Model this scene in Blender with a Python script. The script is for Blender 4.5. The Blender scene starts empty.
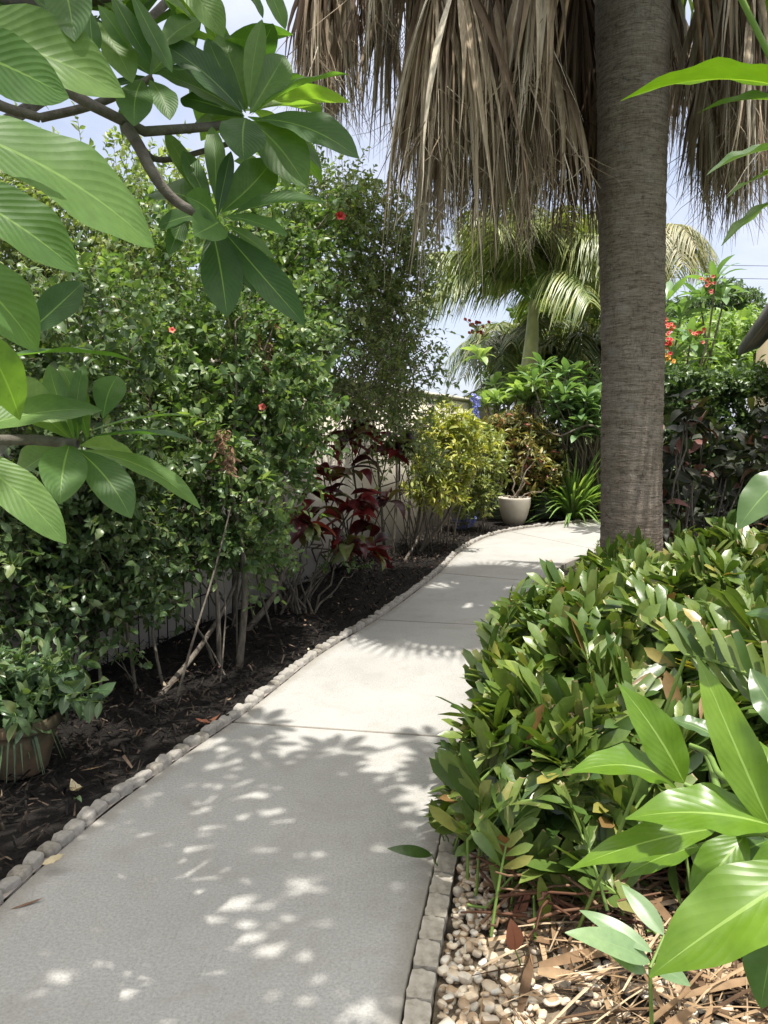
import bpy, math, random
import numpy as np

random.seed(7)
RNG = np.random.default_rng(11)
SC = bpy.context.scene
COL = SC.collection
TAU = math.tau

# ------------------------------------------------------------------ camera geometry
CAMZ, FPX, PITCH = 1.55, 760.0, math.radians(6.16)
SP, CP = math.sin(PITCH), math.cos(PITCH)
CAM = np.array([0, 0, CAMZ])


def ray(x, y):
    dx, dy = (x - 384) / FPX, (512 - y) / FPX
    return np.array([dx, dy * SP + CP, dy * CP - SP])


def P(x, y, Y):
    r = ray(x, y)
    return CAM + r * (Y / r[1])


def G(x, y, z=0.0):
    r = ray(x, y)
    return CAM + r * ((z - CAMZ) / r[2])


def A(*v):
    return np.array(v, float)


def nrm(v):
    v = np.asarray(v, float)
    return v / np.maximum(np.linalg.norm(v, axis=-1, keepdims=True), 1e-9)


UP = A(0, 0, 1)

# ------------------------------------------------------------------ mesh collector
LOC = {}


class Geo:
    def __init__(s):
        s.v, s.f, s.uv, s.m, s.n = [], [], [], [], 0

    def add(s, v, f, uv=None, m=0):
        v = np.asarray(v, float).reshape(-1, 3)
        f = np.asarray(f, np.int64).reshape(-1, 4)
        s.v.append(v)
        s.f.append(f + s.n)
        s.uv.append(np.zeros((len(f), 4, 2)) if uv is None else np.asarray(uv, float).reshape(-1, 4, 2))
        s.m.append(np.full(len(f), m, np.int32))
        s.n += len(v)

    def build(s, name, mats, parent=None, loc=None, smooth=True):
        v, f = np.concatenate(s.v), np.concatenate(s.f)
        uv, mi = np.concatenate(s.uv), np.concatenate(s.m)
        off = A(0, 0, 0)
        if parent is not None:
            off = LOC[parent.name]
        elif loc is not None:
            off = np.asarray(loc, float)
        me = bpy.data.meshes.new(name)
        me.vertices.add(len(v))
        me.vertices.foreach_set("co", (v - off).astype(np.float32).ravel())
        me.loops.add(len(f) * 4)
        me.loops.foreach_set("vertex_index", f.astype(np.int32).ravel())
        me.polygons.add(len(f))
        me.polygons.foreach_set("loop_start", np.arange(0, len(f) * 4, 4, dtype=np.int32))
        me.update(calc_edges=True)
        l = me.uv_layers.new(name="UVMap")
        l.data.foreach_set("uv", uv.astype(np.float32).ravel())
        me.polygons.foreach_set("material_index", mi)
        if smooth:
            me.polygons.foreach_set("use_smooth", np.ones(len(f), bool))
        for m in (mats if isinstance(mats, (list, tuple)) else [mats]):
            me.materials.append(m)
        me.validate()
        o = bpy.data.objects.new(name, me)
        COL.objects.link(o)
        if parent is not None:
            o.parent = parent
        else:
            o.location = off
        LOC[o.name] = off
        return o


def tag(o, label=None, cat=None, group=None, kind=None):
    if label: o["label"] = label
    if cat: o["category"] = cat
    if group: o["group"] = group
    if kind: o["kind"] = kind
    return o


def thing(name, label, cat, loc, group=None):
    o = bpy.data.objects.new(name, None)
    o.empty_display_size = 0.1
    COL.objects.link(o)
    o.location = loc
    LOC[o.name] = np.asarray(loc, float)
    return tag(o, label, cat, group)


# ------------------------------------------------------------------ shape helpers
def tubes(g, pts, rad, n=5, m=0):
    """pts (N,K,3), rad (N,K)"""
    pts = np.asarray(pts, float)
    if pts.ndim == 2: pts = pts[None]
    rad = np.asarray(rad, float)
    if rad.ndim == 1: rad = np.broadcast_to(rad, pts.shape[:2])
    N, K = pts.shape[:2]
    t = nrm(np.gradient(pts, axis=1))
    ref = np.where(np.abs(t[:, :1, 2:3]) > .9, A(1, 0, 0), UP)
    sd = nrm(np.cross(t, np.broadcast_to(ref, t.shape)))
    bn = np.cross(sd, t)
    a = np.arange(n) / n * TAU
    ring = (sd[:, :, None] * np.cos(a)[None, None, :, None] + bn[:, :, None] * np.sin(a)[None, None, :, None])
    v = pts[:, :, None] + ring * rad[:, :, None, None]
    i = np.arange(N)[:, None, None] * (K * n)
    k = np.arange(K - 1)[None, :, None] * n
    j = np.arange(n)[None, None, :]
    j2 = (j + 1) % n
    f = np.stack(np.broadcast_arrays(i + k + j, i + k + j2, i + k + n + j2, i + k + n + j), -1)
    kk = np.broadcast_to(np.arange(K - 1)[None, :, None] / (K - 1), f.shape[:3])
    jj = np.broadcast_to(j / n, f.shape[:3])
    uv = np.stack([np.stack([jj, kk], -1), np.stack([jj + 1 / n, kk], -1),
                   np.stack([jj + 1 / n, kk + 1 / (K - 1)], -1), np.stack([jj, kk + 1 / (K - 1)], -1)], -2)
    g.add(v, f, uv, m)


def ribbons(g, pts, wid, nor, m=0, fold=0.0):
    """pts (N,K,3) wid (N,K) nor (N,3) or (N,K,3): strips, V-folded when fold > 0"""
    N, K = pts.shape[:2]
    t = nrm(np.gradient(pts, axis=1))
    if nor.ndim == 2: nor = np.broadcast_to(nor[:, None], pts.shape)
    sd = nrm(np.cross(t, nor))
    nn = np.cross(sd, t)
    w = wid[..., None] / 2
    if fold > 0:
        cols = [pts - sd * w + nn * w * fold, pts, pts + sd * w + nn * w * fold]
    else:
        cols = [pts - sd * w, pts + sd * w]
    C = len(cols)
    v = np.stack(cols, 2)
    i = np.arange(N)[:, None, None] * (K * C)
    k = np.arange(K - 1)[None, :, None] * C
    j = np.arange(C - 1)[None, None, :]
    f = np.stack(np.broadcast_arrays(i + k + j, i + k + j + 1, i + k + C + j + 1, i + k + C + j), -1)
    kk = np.broadcast_to(np.arange(K - 1)[None, :, None] / (K - 1), f.shape[:3])
    jj = np.broadcast_to(j / (C - 1), f.shape[:3])
    d = 1 / (C - 1)
    e = 1 / (K - 1)
    uv = np.stack([np.stack([jj, kk], -1), np.stack([jj + d, kk], -1),
                   np.stack([jj + d, kk + e], -1), np.stack([jj, kk + e], -1)], -2)
    g.add(v, f, uv, m)


def profile(kind, y):
    if kind == 'ellipse': return np.sin(np.pi * y ** .85) ** .8
    if kind == 'lance': return np.sin(np.pi * y ** .7) ** .9
    if kind == 'obov': return np.where(y < .72, np.sin(np.pi / 2 * np.minimum(y / .72, 1)) ** 1.05,
                                       np.sqrt(np.maximum(0, 1 - ((y - .72) / .28) ** 2.2)))
    if kind == 'plum': return np.where(y < .6, np.sin(np.pi / 2 * np.minimum(y / .6, 1)) ** .95,
                                       np.maximum(0, 1 - ((y - .6) / .4) ** 2.0) ** .85)
    if kind == 'cut': return np.where(y < .35, .3 + .7 * np.sin(np.pi / 2 * np.minimum(y / .35, 1)), 1.0 - .45 * (np.maximum(y, .35) - .35) / .65)
    if kind == 'strap': return np.minimum(1, (1 - y) * 4) ** .7 * (.75 + .25 * np.minimum(1, y * 5))
    if kind == 'acum': return np.sin(np.pi * y ** .8) ** .9 * np.where(y > .8, 1 - (y - .8) * 1.6, 1)
    raise KeyError(kind)


class Leaf:
    def __init__(s, kind, nl=3, nw=2, fold=.15, curl=-.15, wave=0):
        y = np.linspace(0, 1, nl + 1)
        x = np.linspace(-1, 1, nw + 1)
        p = np.maximum(profile(kind, y), .045)
        Y, X = np.meshgrid(y, x, indexing='ij')
        s.X = (X * p[:, None]).ravel()
        s.Y = Y.ravel()
        s.Zc = (curl * 4 * (Y - .5) ** 2 - curl).ravel() * 1.0
        s.Zf = (fold * np.abs(X) * p[:, None]).ravel() + wave * (np.sin(Y * 21 + np.sign(X)) * np.abs(X) ** 2 * p[:, None]).ravel()
        i = np.arange(nl)[:, None] * (nw + 1)
        j = np.arange(nw)[None]
        s.f = np.stack(np.broadcast_arrays(i + j, i + j + 1, i + nw + 2 + j, i + nw + 1 + j), -1).reshape(-1, 4)
        u = (X.ravel() + 1) / 2
        s.uv = np.stack([u, Y.ravel()], -1)[s.f]


def scatter(g, leaf, pos, d, n, L, W, m=0, curl=None, twist=0.0):
    pos = np.asarray(pos, float)
    N = len(pos)
    d = nrm(d)
    n = np.broadcast_to(np.asarray(n, float), d.shape)
    s = nrm(np.cross(d, n))
    n = np.cross(s, d)
    L = np.broadcast_to(np.asarray(L, float), (N,))[:, None, None]
    W = np.broadcast_to(np.asarray(W, float), (N,))[:, None, None]
    c = np.ones(N) if curl is None else curl
    v = (pos[:, None] + d[:, None] * leaf.Y[None, :, None] * L + s[:, None] * leaf.X[None, :, None] * W / 2
         + n[:, None] * (leaf.Zc[None, :, None] * L * c[:, None, None] + leaf.Zf[None, :, None] * W))
    f = leaf.f[None] + (np.arange(N) * len(leaf.X))[:, None, None]
    g.add(v, f, np.broadcast_to(leaf.uv[None], (N,) + leaf.uv.shape), m)


def lathe(g, prof, c, n=32, m=0, wob=0.0):
    prof = np.asarray(prof, float)
    a = np.arange(n) / n * TAU
    K = len(prof)
    r = prof[:, 0][:, None] * (1 + wob * np.sin(a * 3 + 1)[None] + wob * .6 * np.sin(a * 7)[None])
    v = np.stack([c[0] + r * np.cos(a), c[1] + r * np.sin(a), np.broadcast_to((c[2] + prof[:, 1])[:, None], r.shape)], -1)
    k = np.arange(K - 1)[:, None] * n
    j = np.arange(n)[None]
    f = np.stack(np.broadcast_arrays(k + j, k + (j + 1) % n, k + n + (j + 1) % n, k + n + j), -1)
    g.add(v, f, None, m)


def cubesphere(n=3):
    vs, fs, c = [], [], 0
    t = np.tan(np.linspace(-1, 1, n + 1) * math.pi / 4)
    for ax in range(3):
        for sg in (-1, 1):
            a, b = np.meshgrid(t, t * sg, indexing='ij')
            p = np.zeros((n + 1, n + 1, 3))
            p[..., ax] = sg
            p[..., (ax + 1) % 3] = a
            p[..., (ax + 2) % 3] = b
            vs.append(nrm(p.reshape(-1, 3)))
            i = np.arange(n)[:, None] * (n + 1)
            j = np.arange(n)[None]
            fs.append(np.stack(np.broadcast_arrays(i + j, i + n + 1 + j, i + n + 2 + j, i + j + 1), -1).reshape(-1, 4) + c)
            c += (n + 1) ** 2
    return np.concatenate(vs), np.concatenate(fs)


def box(g, lo, hi, m=0):
    x0, y0, z0 = lo
    x1, y1, z1 = hi
    v = [(x0, y0, z0), (x1, y0, z0), (x1, y1, z0), (x0, y1, z0), (x0, y0, z1), (x1, y0, z1), (x1, y1, z1), (x0, y1, z1)]
    f = [(3, 2, 1, 0), (4, 5, 6, 7), (0, 1, 5, 4), (1, 2, 6, 5), (2, 3, 7, 6), (3, 0, 4, 7)]
    g.add(v, f, None, m)


def prism(g, a, b, w, z0, z1, m=0):
    """upright slab of thickness w from a to b (xy)"""
    a, b = A(a[0], a[1]), A(b[0], b[1])
    d = nrm(b - a)
    s = A(-d[1], d[0]) * w / 2
    q = [a - s, b - s, b + s, a + s]
    v = [(p[0], p[1], z0) for p in q] + [(p[0], p[1], z1) for p in q]
    f = [(3, 2, 1, 0), (4, 5, 6, 7), (0, 1, 5, 4), (1, 2, 6, 5), (2, 3, 7, 6), (3, 0, 4, 7)]
    g.add(v, f, None, m)


def bez(p, k=8):
    """smooth curve through control points"""
    p = np.asarray(p, float)
    t = np.concatenate([[0], np.cumsum(np.linalg.norm(np.diff(p, axis=0), axis=1))])
    q = np.linspace(0, t[-1], k)
    out = np.zeros((k, p.shape[1]))
    m = np.gradient(p, t, axis=0)
    for i, s in enumerate(q):
        j = min(max(np.searchsorted(t, s) - 1, 0), len(t) - 2)
        h = t[j + 1] - t[j]
        u = (s - t[j]) / h
        out[i] = ((2 * u ** 3 - 3 * u ** 2 + 1) * p[j] + (u ** 3 - 2 * u ** 2 + u) * h * m[j]
                  + (-2 * u ** 3 + 3 * u ** 2) * p[j + 1] + (u ** 3 - u ** 2) * h * m[j + 1])
    return out


# ------------------------------------------------------------------ materials
class NT:
    def __init__(s, nt):
        s.nt = nt
        s.L = nt.links

    def n(s, t, props=None, **inp):
        nd = s.nt.nodes.new('ShaderNode' + t)
        for k, v in (props or {}).items(): setattr(nd, k, v)
        for k, v in inp.items():
            k = int(k[1:]) if k[0] == '_' else k.replace('__', ' ')
            s.put(nd.inputs[k], v)
        return nd

    def put(s, sock, v):
        if isinstance(v, bpy.types.NodeSocket): s.L.new(v, sock)
        elif isinstance(v, bpy.types.Node): s.L.new(v.outputs[0], sock)
        else:
            if isinstance(v, (tuple, list)) and len(v) == 3 and sock.type == 'RGBA': v = (*v, 1)
            sock.default_value = v

    def m(s, op, a, b=0.0, c=None):
        nd = s.nt.nodes.new('ShaderNodeMath')
        nd.operation = op
        s.put(nd.inputs[0], a)
        s.put(nd.inputs[1], b)
        if c is not None: s.put(nd.inputs[2], c)
        return nd.outputs[0]

    def mix(s, fac, a, b, blend='MIX'):
        nd = s.nt.nodes.new('ShaderNodeMix')
        nd.data_type = 'RGBA'
        nd.blend_type = blend
        s.put(nd.inputs[0], fac)
        s.put(nd.inputs[6], a)
        s.put(nd.inputs[7], b)
        return nd.outputs[2]

    def ramp(s, fac, stops, interp='LINEAR'):
        nd = s.nt.nodes.new('ShaderNodeValToRGB')
        cr = nd.color_ramp
        cr.interpolation = interp
        while len(cr.elements) < len(stops): cr.elements.new(.5)
        for e, (p, c) in zip(cr.elements, stops):
            e.position = p
            e.color = (*c, 1) if len(c) == 3 else c
        s.put(nd.inputs[0], fac)
        return nd.outputs[0]

    def noise(s, vec, scale, detail=4, rough=.55, dist=0):
        nd = s.n('TexNoise', Scale=scale, Detail=detail, Roughness=rough, Distortion=dist)
        if vec is not None: s.put(nd.inputs['Vector'], vec)
        return nd.outputs['Fac']

    def bump(s, h, strength, dist, normal=None):
        nd = s.n('Bump', Strength=strength, Distance=dist, Height=h)
        if normal is not None: s.put(nd.inputs['Normal'], normal)
        return nd.outputs[0]


def new_mat(name):
    m = bpy.data.materials.new(name)
    m.use_nodes = True
    t = NT(m.node_tree)
    b = m.node_tree.nodes['Principled BSDF']
    o = m.node_tree.nodes['Material Output']
    return m, t, b, o


def leaf_mat(name, stops, rough=.42, trans=.35, rib=None, ribw=.05, veins=0, vang=.35, mottle=None, tip=None, tcol=(1.4, 1.55, .55), spec=.5, crinkle=0.0, hsv=(.86, 1.12), vb=.15):
    m, t, b, o = new_mat(name)
    g = t.n('NewGeometry')
    c = t.ramp(g.outputs['Random Per Island'], stops)
    uvn = t.n('UVMap')
    sp = t.n('SeparateXYZ', Vector=uvn.outputs[0])
    u = t.m('ABSOLUTE', t.m('SUBTRACT', sp.outputs[0], .5))
    v = sp.outputs[1]
    tc = t.n('TexCoord').outputs['Object']
    nz = t.noise(tc, 60, 2)
    c = t.mix(t.m('MULTIPLY', nz, .35), c, (.03, .05, .015), 'MULTIPLY') if False else t.mix(.25, c, t.ramp(nz, [(.3, (.55, .6, .5)), (.7, (1.3, 1.25, 1.2))]), 'MULTIPLY')
    if mottle:
        mc, ms, lo, hi = mottle
        f = t.ramp(t.noise(tc, ms, 2), [(lo, (0, 0, 0)), (hi, (1, 1, 1))])
        c = t.mix(f, c, mc)
    c = t.mix(.8, c, t.ramp(t.noise(tc, 2.3, 3, .6), [(.32, (.72, .78, .78)), (.5, (1, 1, 1)), (.68, (1.38, 1.28, 1.05))]), 'MULTIPLY')
    c = t.n('HueSaturation', Saturation=hsv[0], Value=hsv[1], Color=c).outputs[0]
    bl_ = t.noise(tc, 130, 3, .6)
    c = t.mix(t.ramp(bl_, [(.66, (0, 0, 0)), (.74, (.45, .45, .45))]), c, (.09, .075, .03))
    h = None
    if veins:
        ph = t.m('SUBTRACT', t.m('MULTIPLY', v, veins), t.m('MULTIPLY', u, veins * vang))
        fr = t.m('ABSOLUTE', t.m('SUBTRACT', t.m('FRACT', ph), .5))       # 0.5 at vein
        line = t.m('SMOOTH_MAX', 0, t.m('MULTIPLY', t.m('SUBTRACT', fr, .44), 16), .05)
        c = t.mix(t.m('MULTIPLY', t.m('MINIMUM', line, 1), .08), c, (.2, .3, .08))
        h = t.m('POWER', t.m('MULTIPLY', fr, 2), 1.6)
    if rib:
        f = t.m('LESS_THAN', u, t.m('MULTIPLY', ribw, t.m('SUBTRACT', 1.15, v)))
        c = t.mix(t.m('MULTIPLY', f, .75), c, rib)
    if tip:
        e = t.m('ADD', v, t.m('MULTIPLY', t.m('SUBTRACT', t.noise(tc, 90, 2), .5), .12))
        c = t.mix(t.m('GREATER_THAN', e, .965), c, tip)
    t.put(b.inputs['Base Color'], c)
    b.inputs['Roughness'].default_value = rough
    b.inputs['Specular IOR Level'].default_value = spec
    nn = None
    if h is not None:
        nn = t.bump(h, vb, .004)
    elif crinkle:
        nn = t.bump(t.noise(tc, 35, 2), crinkle, .01)
    if nn is not None: t.put(b.inputs['Normal'], nn)
    tr = t.n('BsdfTranslucent', Color=t.mix(1, c, (*tcol,), 'MULTIPLY'))
    mx = t.n('MixShader', Fac=trans)
    t.L.new(b.outputs[0], mx.inputs[1])
    t.L.new(tr.outputs[0], mx.inputs[2])
    t.L.new(mx.outputs[0], o.inputs[0])
    return m


def plain_mat(name, stops, scale=6, rough=.85, bump=.3, bscale=30, bdist=.01, island=False, spec=.3, stretch=None, detail=6):
    m, t, b, o = new_mat(name)
    tc = t.n('TexCoord').outputs['Object']
    if stretch:
        tc = t.n('Mapping', Vector=tc, Scale=stretch).outputs[0]
    f = t.n('NewGeometry').outputs['Random Per Island'] if island else t.noise(tc, scale, detail, .6)
    c = t.ramp(f, stops)
    if island:
        c = t.mix(.5, c, t.ramp(t.noise(tc, scale, 4), [(.3, (.55, .55, .55)), (.7, (1.3, 1.3, 1.3))]), 'MULTIPLY')
    t.put(b.inputs['Base Color'], c)
    b.inputs['Roughness'].default_value = rough
    b.inputs['Specular IOR Level'].default_value = spec
    if bump: t.put(b.inputs['Normal'], t.bump(t.noise(tc, bscale, 8, .65), bump, bdist))
    return m


M = {}


def make_materials():
    # concrete walk
    m, t, b, o = new_mat('brushed_concrete')
    tc = t.n('TexCoord').outputs['Object']
    big = t.noise(tc, .9, 5, .6)
    c = t.ramp(big, [(.3, (.282, .278, .264)), (.55, (.325, .32, .304)), (.75, (.362, .356, .338))])
    sp = t.noise(tc, 105, 3, .75)
    c = t.mix(.7, c, t.ramp(sp, [(.33, (.7, .7, .69)), (.5, (1, 1, 1)), (.66, (1.22, 1.22, 1.2))]), 'MULTIPLY')
    vor = t.n('TexVoronoi', Vector=tc, Scale=70)
    c = t.mix(t.ramp(vor.outputs['Distance'], [(.08, (.4, .4, .4)), (.2, (0, 0, 0))]), c, (.2, .19, .18))
    uu = t.n('SeparateXYZ', Vector=t.n('UVMap').outputs[0]).outputs[0]
    ed_ = t.m('ABSOLUTE', t.m('SUBTRACT', uu, .5))
    dn = t.m('ADD', ed_, t.m('MULTIPLY', t.m('SUBTRACT', t.noise(tc, 7, 5, .7), .5), .12))
    c = t.mix(t.ramp(dn, [(.44, (0, 0, 0)), (.5, (.6, .6, .6))]), c, (.2, .175, .145))
    ck = t.noise(t.n('Mapping', Vector=tc, Scale=(1.6, .5, 1)).outputs[0], 2.2, 8, .6, .8)
    ckl = t.m('LESS_THAN', t.m('ABSOLUTE', t.m('SUBTRACT', ck, .5)), .0016)
    c = t.mix(t.m('MULTIPLY', ckl, .3), c, (.16, .15, .135))
    st = t.noise(tc, 4.5, 6, .7, .6)
    c = t.mix(t.ramp(st, [(.5, (0, 0, 0)), (.74, (.5, .5, .5))]), c, (.235, .22, .195))
    t.put(b.inputs['Base Color'], c)
    b.inputs['Roughness'].default_value = .9
    b.inputs['Specular IOR Level'].default_value = .25
    t.put(b.inputs['Normal'], t.bump(sp, .25, .0015))
    M['concrete'] = m
    M['edge_stone'] = plain_mat('cast_stone', [(.3, (.12, .105, .085)), (.42, (.25, .235, .21)), (.6, (.33, .31, .285)), (.8, (.41, .395, .37))], 14, .95, .6, 60, .01)
    M['edge_stone2'] = plain_mat('cast_stone_stained', [(.3, (.09, .08, .065)), (.5, (.23, .21, .18)), (.75, (.38, .36, .33))], 18, .95, .6, 60, .01)
    M['mortar'] = plain_mat('kerb_mortar', [(.3, (.24, .2, .175)), (.7, (.36, .32, .29))], 12, .95, .5, 70, .008)
    M['paver'] = plain_mat('grey_paver', [(.3, (.18, .155, .125)), (.45, (.33, .3, .25)), (.6, (.42, .385, .33)), (.8, (.5, .47, .41))], 18, .95, .5, 80, .006)
    M['soil'] = plain_mat('garden_soil', [(.3, (.02, .016, .012)), (.7, (.05, .038, .028))], 14, 1, .8, 40, .03)
    M['joint_sand'] = plain_mat('sandy_soil', [(.3, (.12, .09, .06)), (.7, (.25, .2, .14))], 25, 1, .8, 60, .02)
    M['lawn'] = plain_mat('lawn', [(.3, (.04, .065, .02)), (.7, (.08, .11, .035))], 3, 1, .6, 60, .03)
    M['mulch'] = plain_mat('dark_mulch', [(.25, (.004, .0035, .003)), (.55, (.011, .0085, .007)), (.85, (.028, .021, .017))], 26, 1, 1.0, 55, .03)
    M['chip'] = plain_mat('bark_chip', [(0, (.004, .0035, .003)), (.5, (.013, .010, .008)), (.9, (.038, .028, .02)), (.985, (.1, .07, .05)), (1, (.22, .17, .12))], 40, .95, .4, 80, .004, island=True)
    M['pebble'] = plain_mat('river_pebble', [(0, (.28, .18, .1)), (.25, (.44, .33, .22)), (.5, (.55, .46, .34)), (.75, (.55, .48, .38)), (.9, (.6, .57, .5)), (1, (.4, .28, .17))], 40, .6, .15, 60, .003, island=True, spec=.4)
    M['stucco'] = plain_mat('cream_stucco', [(.3, (.58, .53, .44)), (.7, (.68, .63, .54))], 1.4, .95, .5, 90, .008)
    M['iron'] = plain_mat('dark_iron', [(.3, (.012, .012, .012)), (.7, (.04, .035, .03))], 20, .6, .2, 60, .002)
    M['thatch'] = plain_mat('dry_straw', [(0, (.07, .04, .022)), (.35, (.17, .105, .055)), (.7, (.32, .22, .125)), (1, (.48, .38, .26))], 30, .8, .2, 60, .003, island=True)
    M['stick'] = plain_mat('red_brown_stem', [(0, (.055, .022, .014)), (.5, (.12, .055, .03)), (1, (.26, .17, .1))], 30, .7, .2, 60, .003, island=True)
    M['bark_grey'] = plain_mat('grey_bark', [(.3, (.07, .058, .045)), (.7, (.2, .175, .14))], 12, .95, .7, 45, .01, stretch=(3, 3, 1))
    M['bark_plum'] = plain_mat('plumeria_bark', [(.3, (.075, .062, .052)), (.6, (.14, .125, .105)), (.8, (.21, .19, .16))], 30, .85, .8, 60, .008)
    M['twig'] = plain_mat('twig', [(.3, (.07, .058, .035)), (.7, (.2, .16, .1))], 12, .9, .3, 40, .004)
    M['green_stem'] = plain_mat('green_stem', [(.3, (.10, .17, .035)), (.7, (.18, .27, .06))], 12, .5, .2, 40, .002)
    M['cream_pot'] = plain_mat('cream_glazed_pot', [(.3, (.45, .41, .34)), (.7, (.56, .52, .45))], 5, .7, .2, 60, .004)
    M['terracotta'] = plain_mat('mossy_terracotta', [(.3, (.05, .052, .026)), (.5, (.11, .085, .052)), (.75, (.2, .125, .075))], 7, .95, .5, 50, .006)
    M['roof'] = plain_mat('weathered_roof', [(.3, (.05, .047, .044)), (.7, (.1, .095, .088))], 4, .95, .5, 40, .01)
    M['fascia'] = plain_mat('brown_fascia', [(.3, (.055, .05, .045)), (.7, (.085, .078, .07))], 6, .8, .2, 30, .004)
    M['housewall'] = plain_mat('yellow_stucco', [(.3, (.5, .42, .27)), (.7, (.56, .48, .33))], 2, .95, .4, 80, .006)
    M['wire'] = plain_mat('black_wire', [(.3, (.02, .02, .02)), (.7, (.03, .03, .03))], 10, .7, 0)
    M['glass_pane'] = plain_mat('window_glass', [(.3, (.02, .024, .028)), (.7, (.03, .034, .04))], 3, .08, 0)

    # palm trunk: fine horizontal leaf scars and vertical cracks
    m, t, b, o = new_mat('palm_trunk_bark')
    tc = t.n('TexCoord').outputs['Object']
    hz = t.noise(t.n('Mapping', Vector=tc, Scale=(4, 4, 36)).outputs[0], 1.3, 7, .7, 1.4)
    hz2 = t.noise(t.n('Mapping', Vector=tc, Scale=(11, 11, 110)).outputs[0], 1.2, 5, .65, .9)
    vt = t.noise(t.n('Mapping', Vector=tc, Scale=(34, 34, 9)).outputs[0], 1.0, 7, .72, 2.2)
    bl = t.noise(tc, 3.2, 5, .6)
    c = t.ramp(hz, [(.3, (.12, .097, .077)), (.5, (.215, .184, .15)), (.72, (.30, .265, .222))])
    c = t.mix(.6, c, t.ramp(vt, [(.36, (.5, .45, .42)), (.5, (1.05, 1.05, 1.05)), (.7, (1.15, 1.15, 1.15))]), 'MULTIPLY')
    c = t.mix(.6, c, t.ramp(hz2, [(.38, (.35, .32, .3)), (.5, (1.05, 1.05, 1.05))]), 'MULTIPLY')
    c = t.mix(.7, c, t.ramp(bl, [(.3, (.72, .66, .58)), (.7, (1.2, 1.2, 1.24))]), 'MULTIPLY')
    pit = t.noise(t.n('Mapping', Vector=tc, Scale=(9, 9, 14)).outputs[0], 1.6, 7, .72, .6)
    c = t.mix(t.ramp(pit, [(.28, (.85, .85, .85)), (.44, (0, 0, 0))]), c, (.03, .024, .02))
    lic = t.noise(tc, 5.5, 7, .7)
    c = t.mix(t.ramp(lic, [(.58, (0, 0, 0)), (.74, (.5, .5, .5))]), c, (.27, .27, .25))
    t.put(b.inputs['Base Color'], c)
    b.inputs['Roughness'].default_value = .95
    b.inputs['Specular IOR Level'].default_value = .15
    h = t.m('ADD', t.m('MULTIPLY', hz, .8), t.m('ADD', t.m('MULTIPLY', hz2, .5), t.m('MULTIPLY', vt, .4)))
    t.put(b.inputs['Normal'], t.bump(h, .8, .016))
    M['palm_bark'] = m

    # smooth ringed trunk of the far palm
    m, t, b, o = new_mat('crownshaft')
    tc = t.n('TexCoord').outputs['Object']
    c = t.ramp(t.noise(t.n('Mapping', Vector=tc, Scale=(2, 2, 1)).outputs[0], 3, 4), [(.3, (.22, .23, .08)), (.55, (.36, .35, .13)), (.75, (.46, .41, .18))])
    t.put(b.inputs['Base Color'], c)
    b.inputs['Roughness'].default_value = .5
    M['crownshaft'] = m
    M['palm_grey'] = plain_mat('ringed_grey_trunk', [(.35, (.14, .105, .075)), (.65, (.33, .28, .22))], 6, .95, .5, 30, .01, stretch=(1, 1, 7))

    # dead palm leaves: weathered tan ones and a red-brown copy darkened for shade
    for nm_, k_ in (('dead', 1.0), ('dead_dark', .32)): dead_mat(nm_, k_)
    LEAVES()


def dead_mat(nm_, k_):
    m, t, b, o = new_mat('dead_palm_leaf' if k_ == 1 else 'shaded_dead_palm_leaf')
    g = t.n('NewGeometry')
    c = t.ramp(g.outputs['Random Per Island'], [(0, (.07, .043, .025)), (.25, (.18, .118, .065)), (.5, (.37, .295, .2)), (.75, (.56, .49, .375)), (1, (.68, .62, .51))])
    uvn = t.n('UVMap')
    sv = t.n('SeparateXYZ', Vector=uvn.outputs[0]).outputs[1]
    tc = t.n('TexCoord').outputs['Object']
    nz = t.noise(t.n('Mapping', Vector=tc, Scale=(60, 60, 4)).outputs[0], 1, 4, .6)
    c = t.mix(.7, c, t.ramp(nz, [(.3, (.5, .45, .4)), (.65, (1.2, 1.2, 1.2))]), 'MULTIPLY')
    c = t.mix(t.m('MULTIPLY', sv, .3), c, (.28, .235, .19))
    t.put(b.inputs['Base Color'], c)
    b.inputs['Roughness'].default_value = .75
    b.inputs['Specular IOR Level'].default_value = .25
    tr = t.n('BsdfTranslucent', Color=c)
    mx = t.n('MixShader', Fac=.18)
    t.L.new(b.outputs[0], mx.inputs[1])
    t.L.new(tr.outputs[0], mx.inputs[2])
    t.L.new(mx.outputs[0], o.inputs[0])
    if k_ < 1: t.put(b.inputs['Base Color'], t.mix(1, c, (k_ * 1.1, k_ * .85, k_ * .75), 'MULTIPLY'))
    M[nm_] = m


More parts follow.
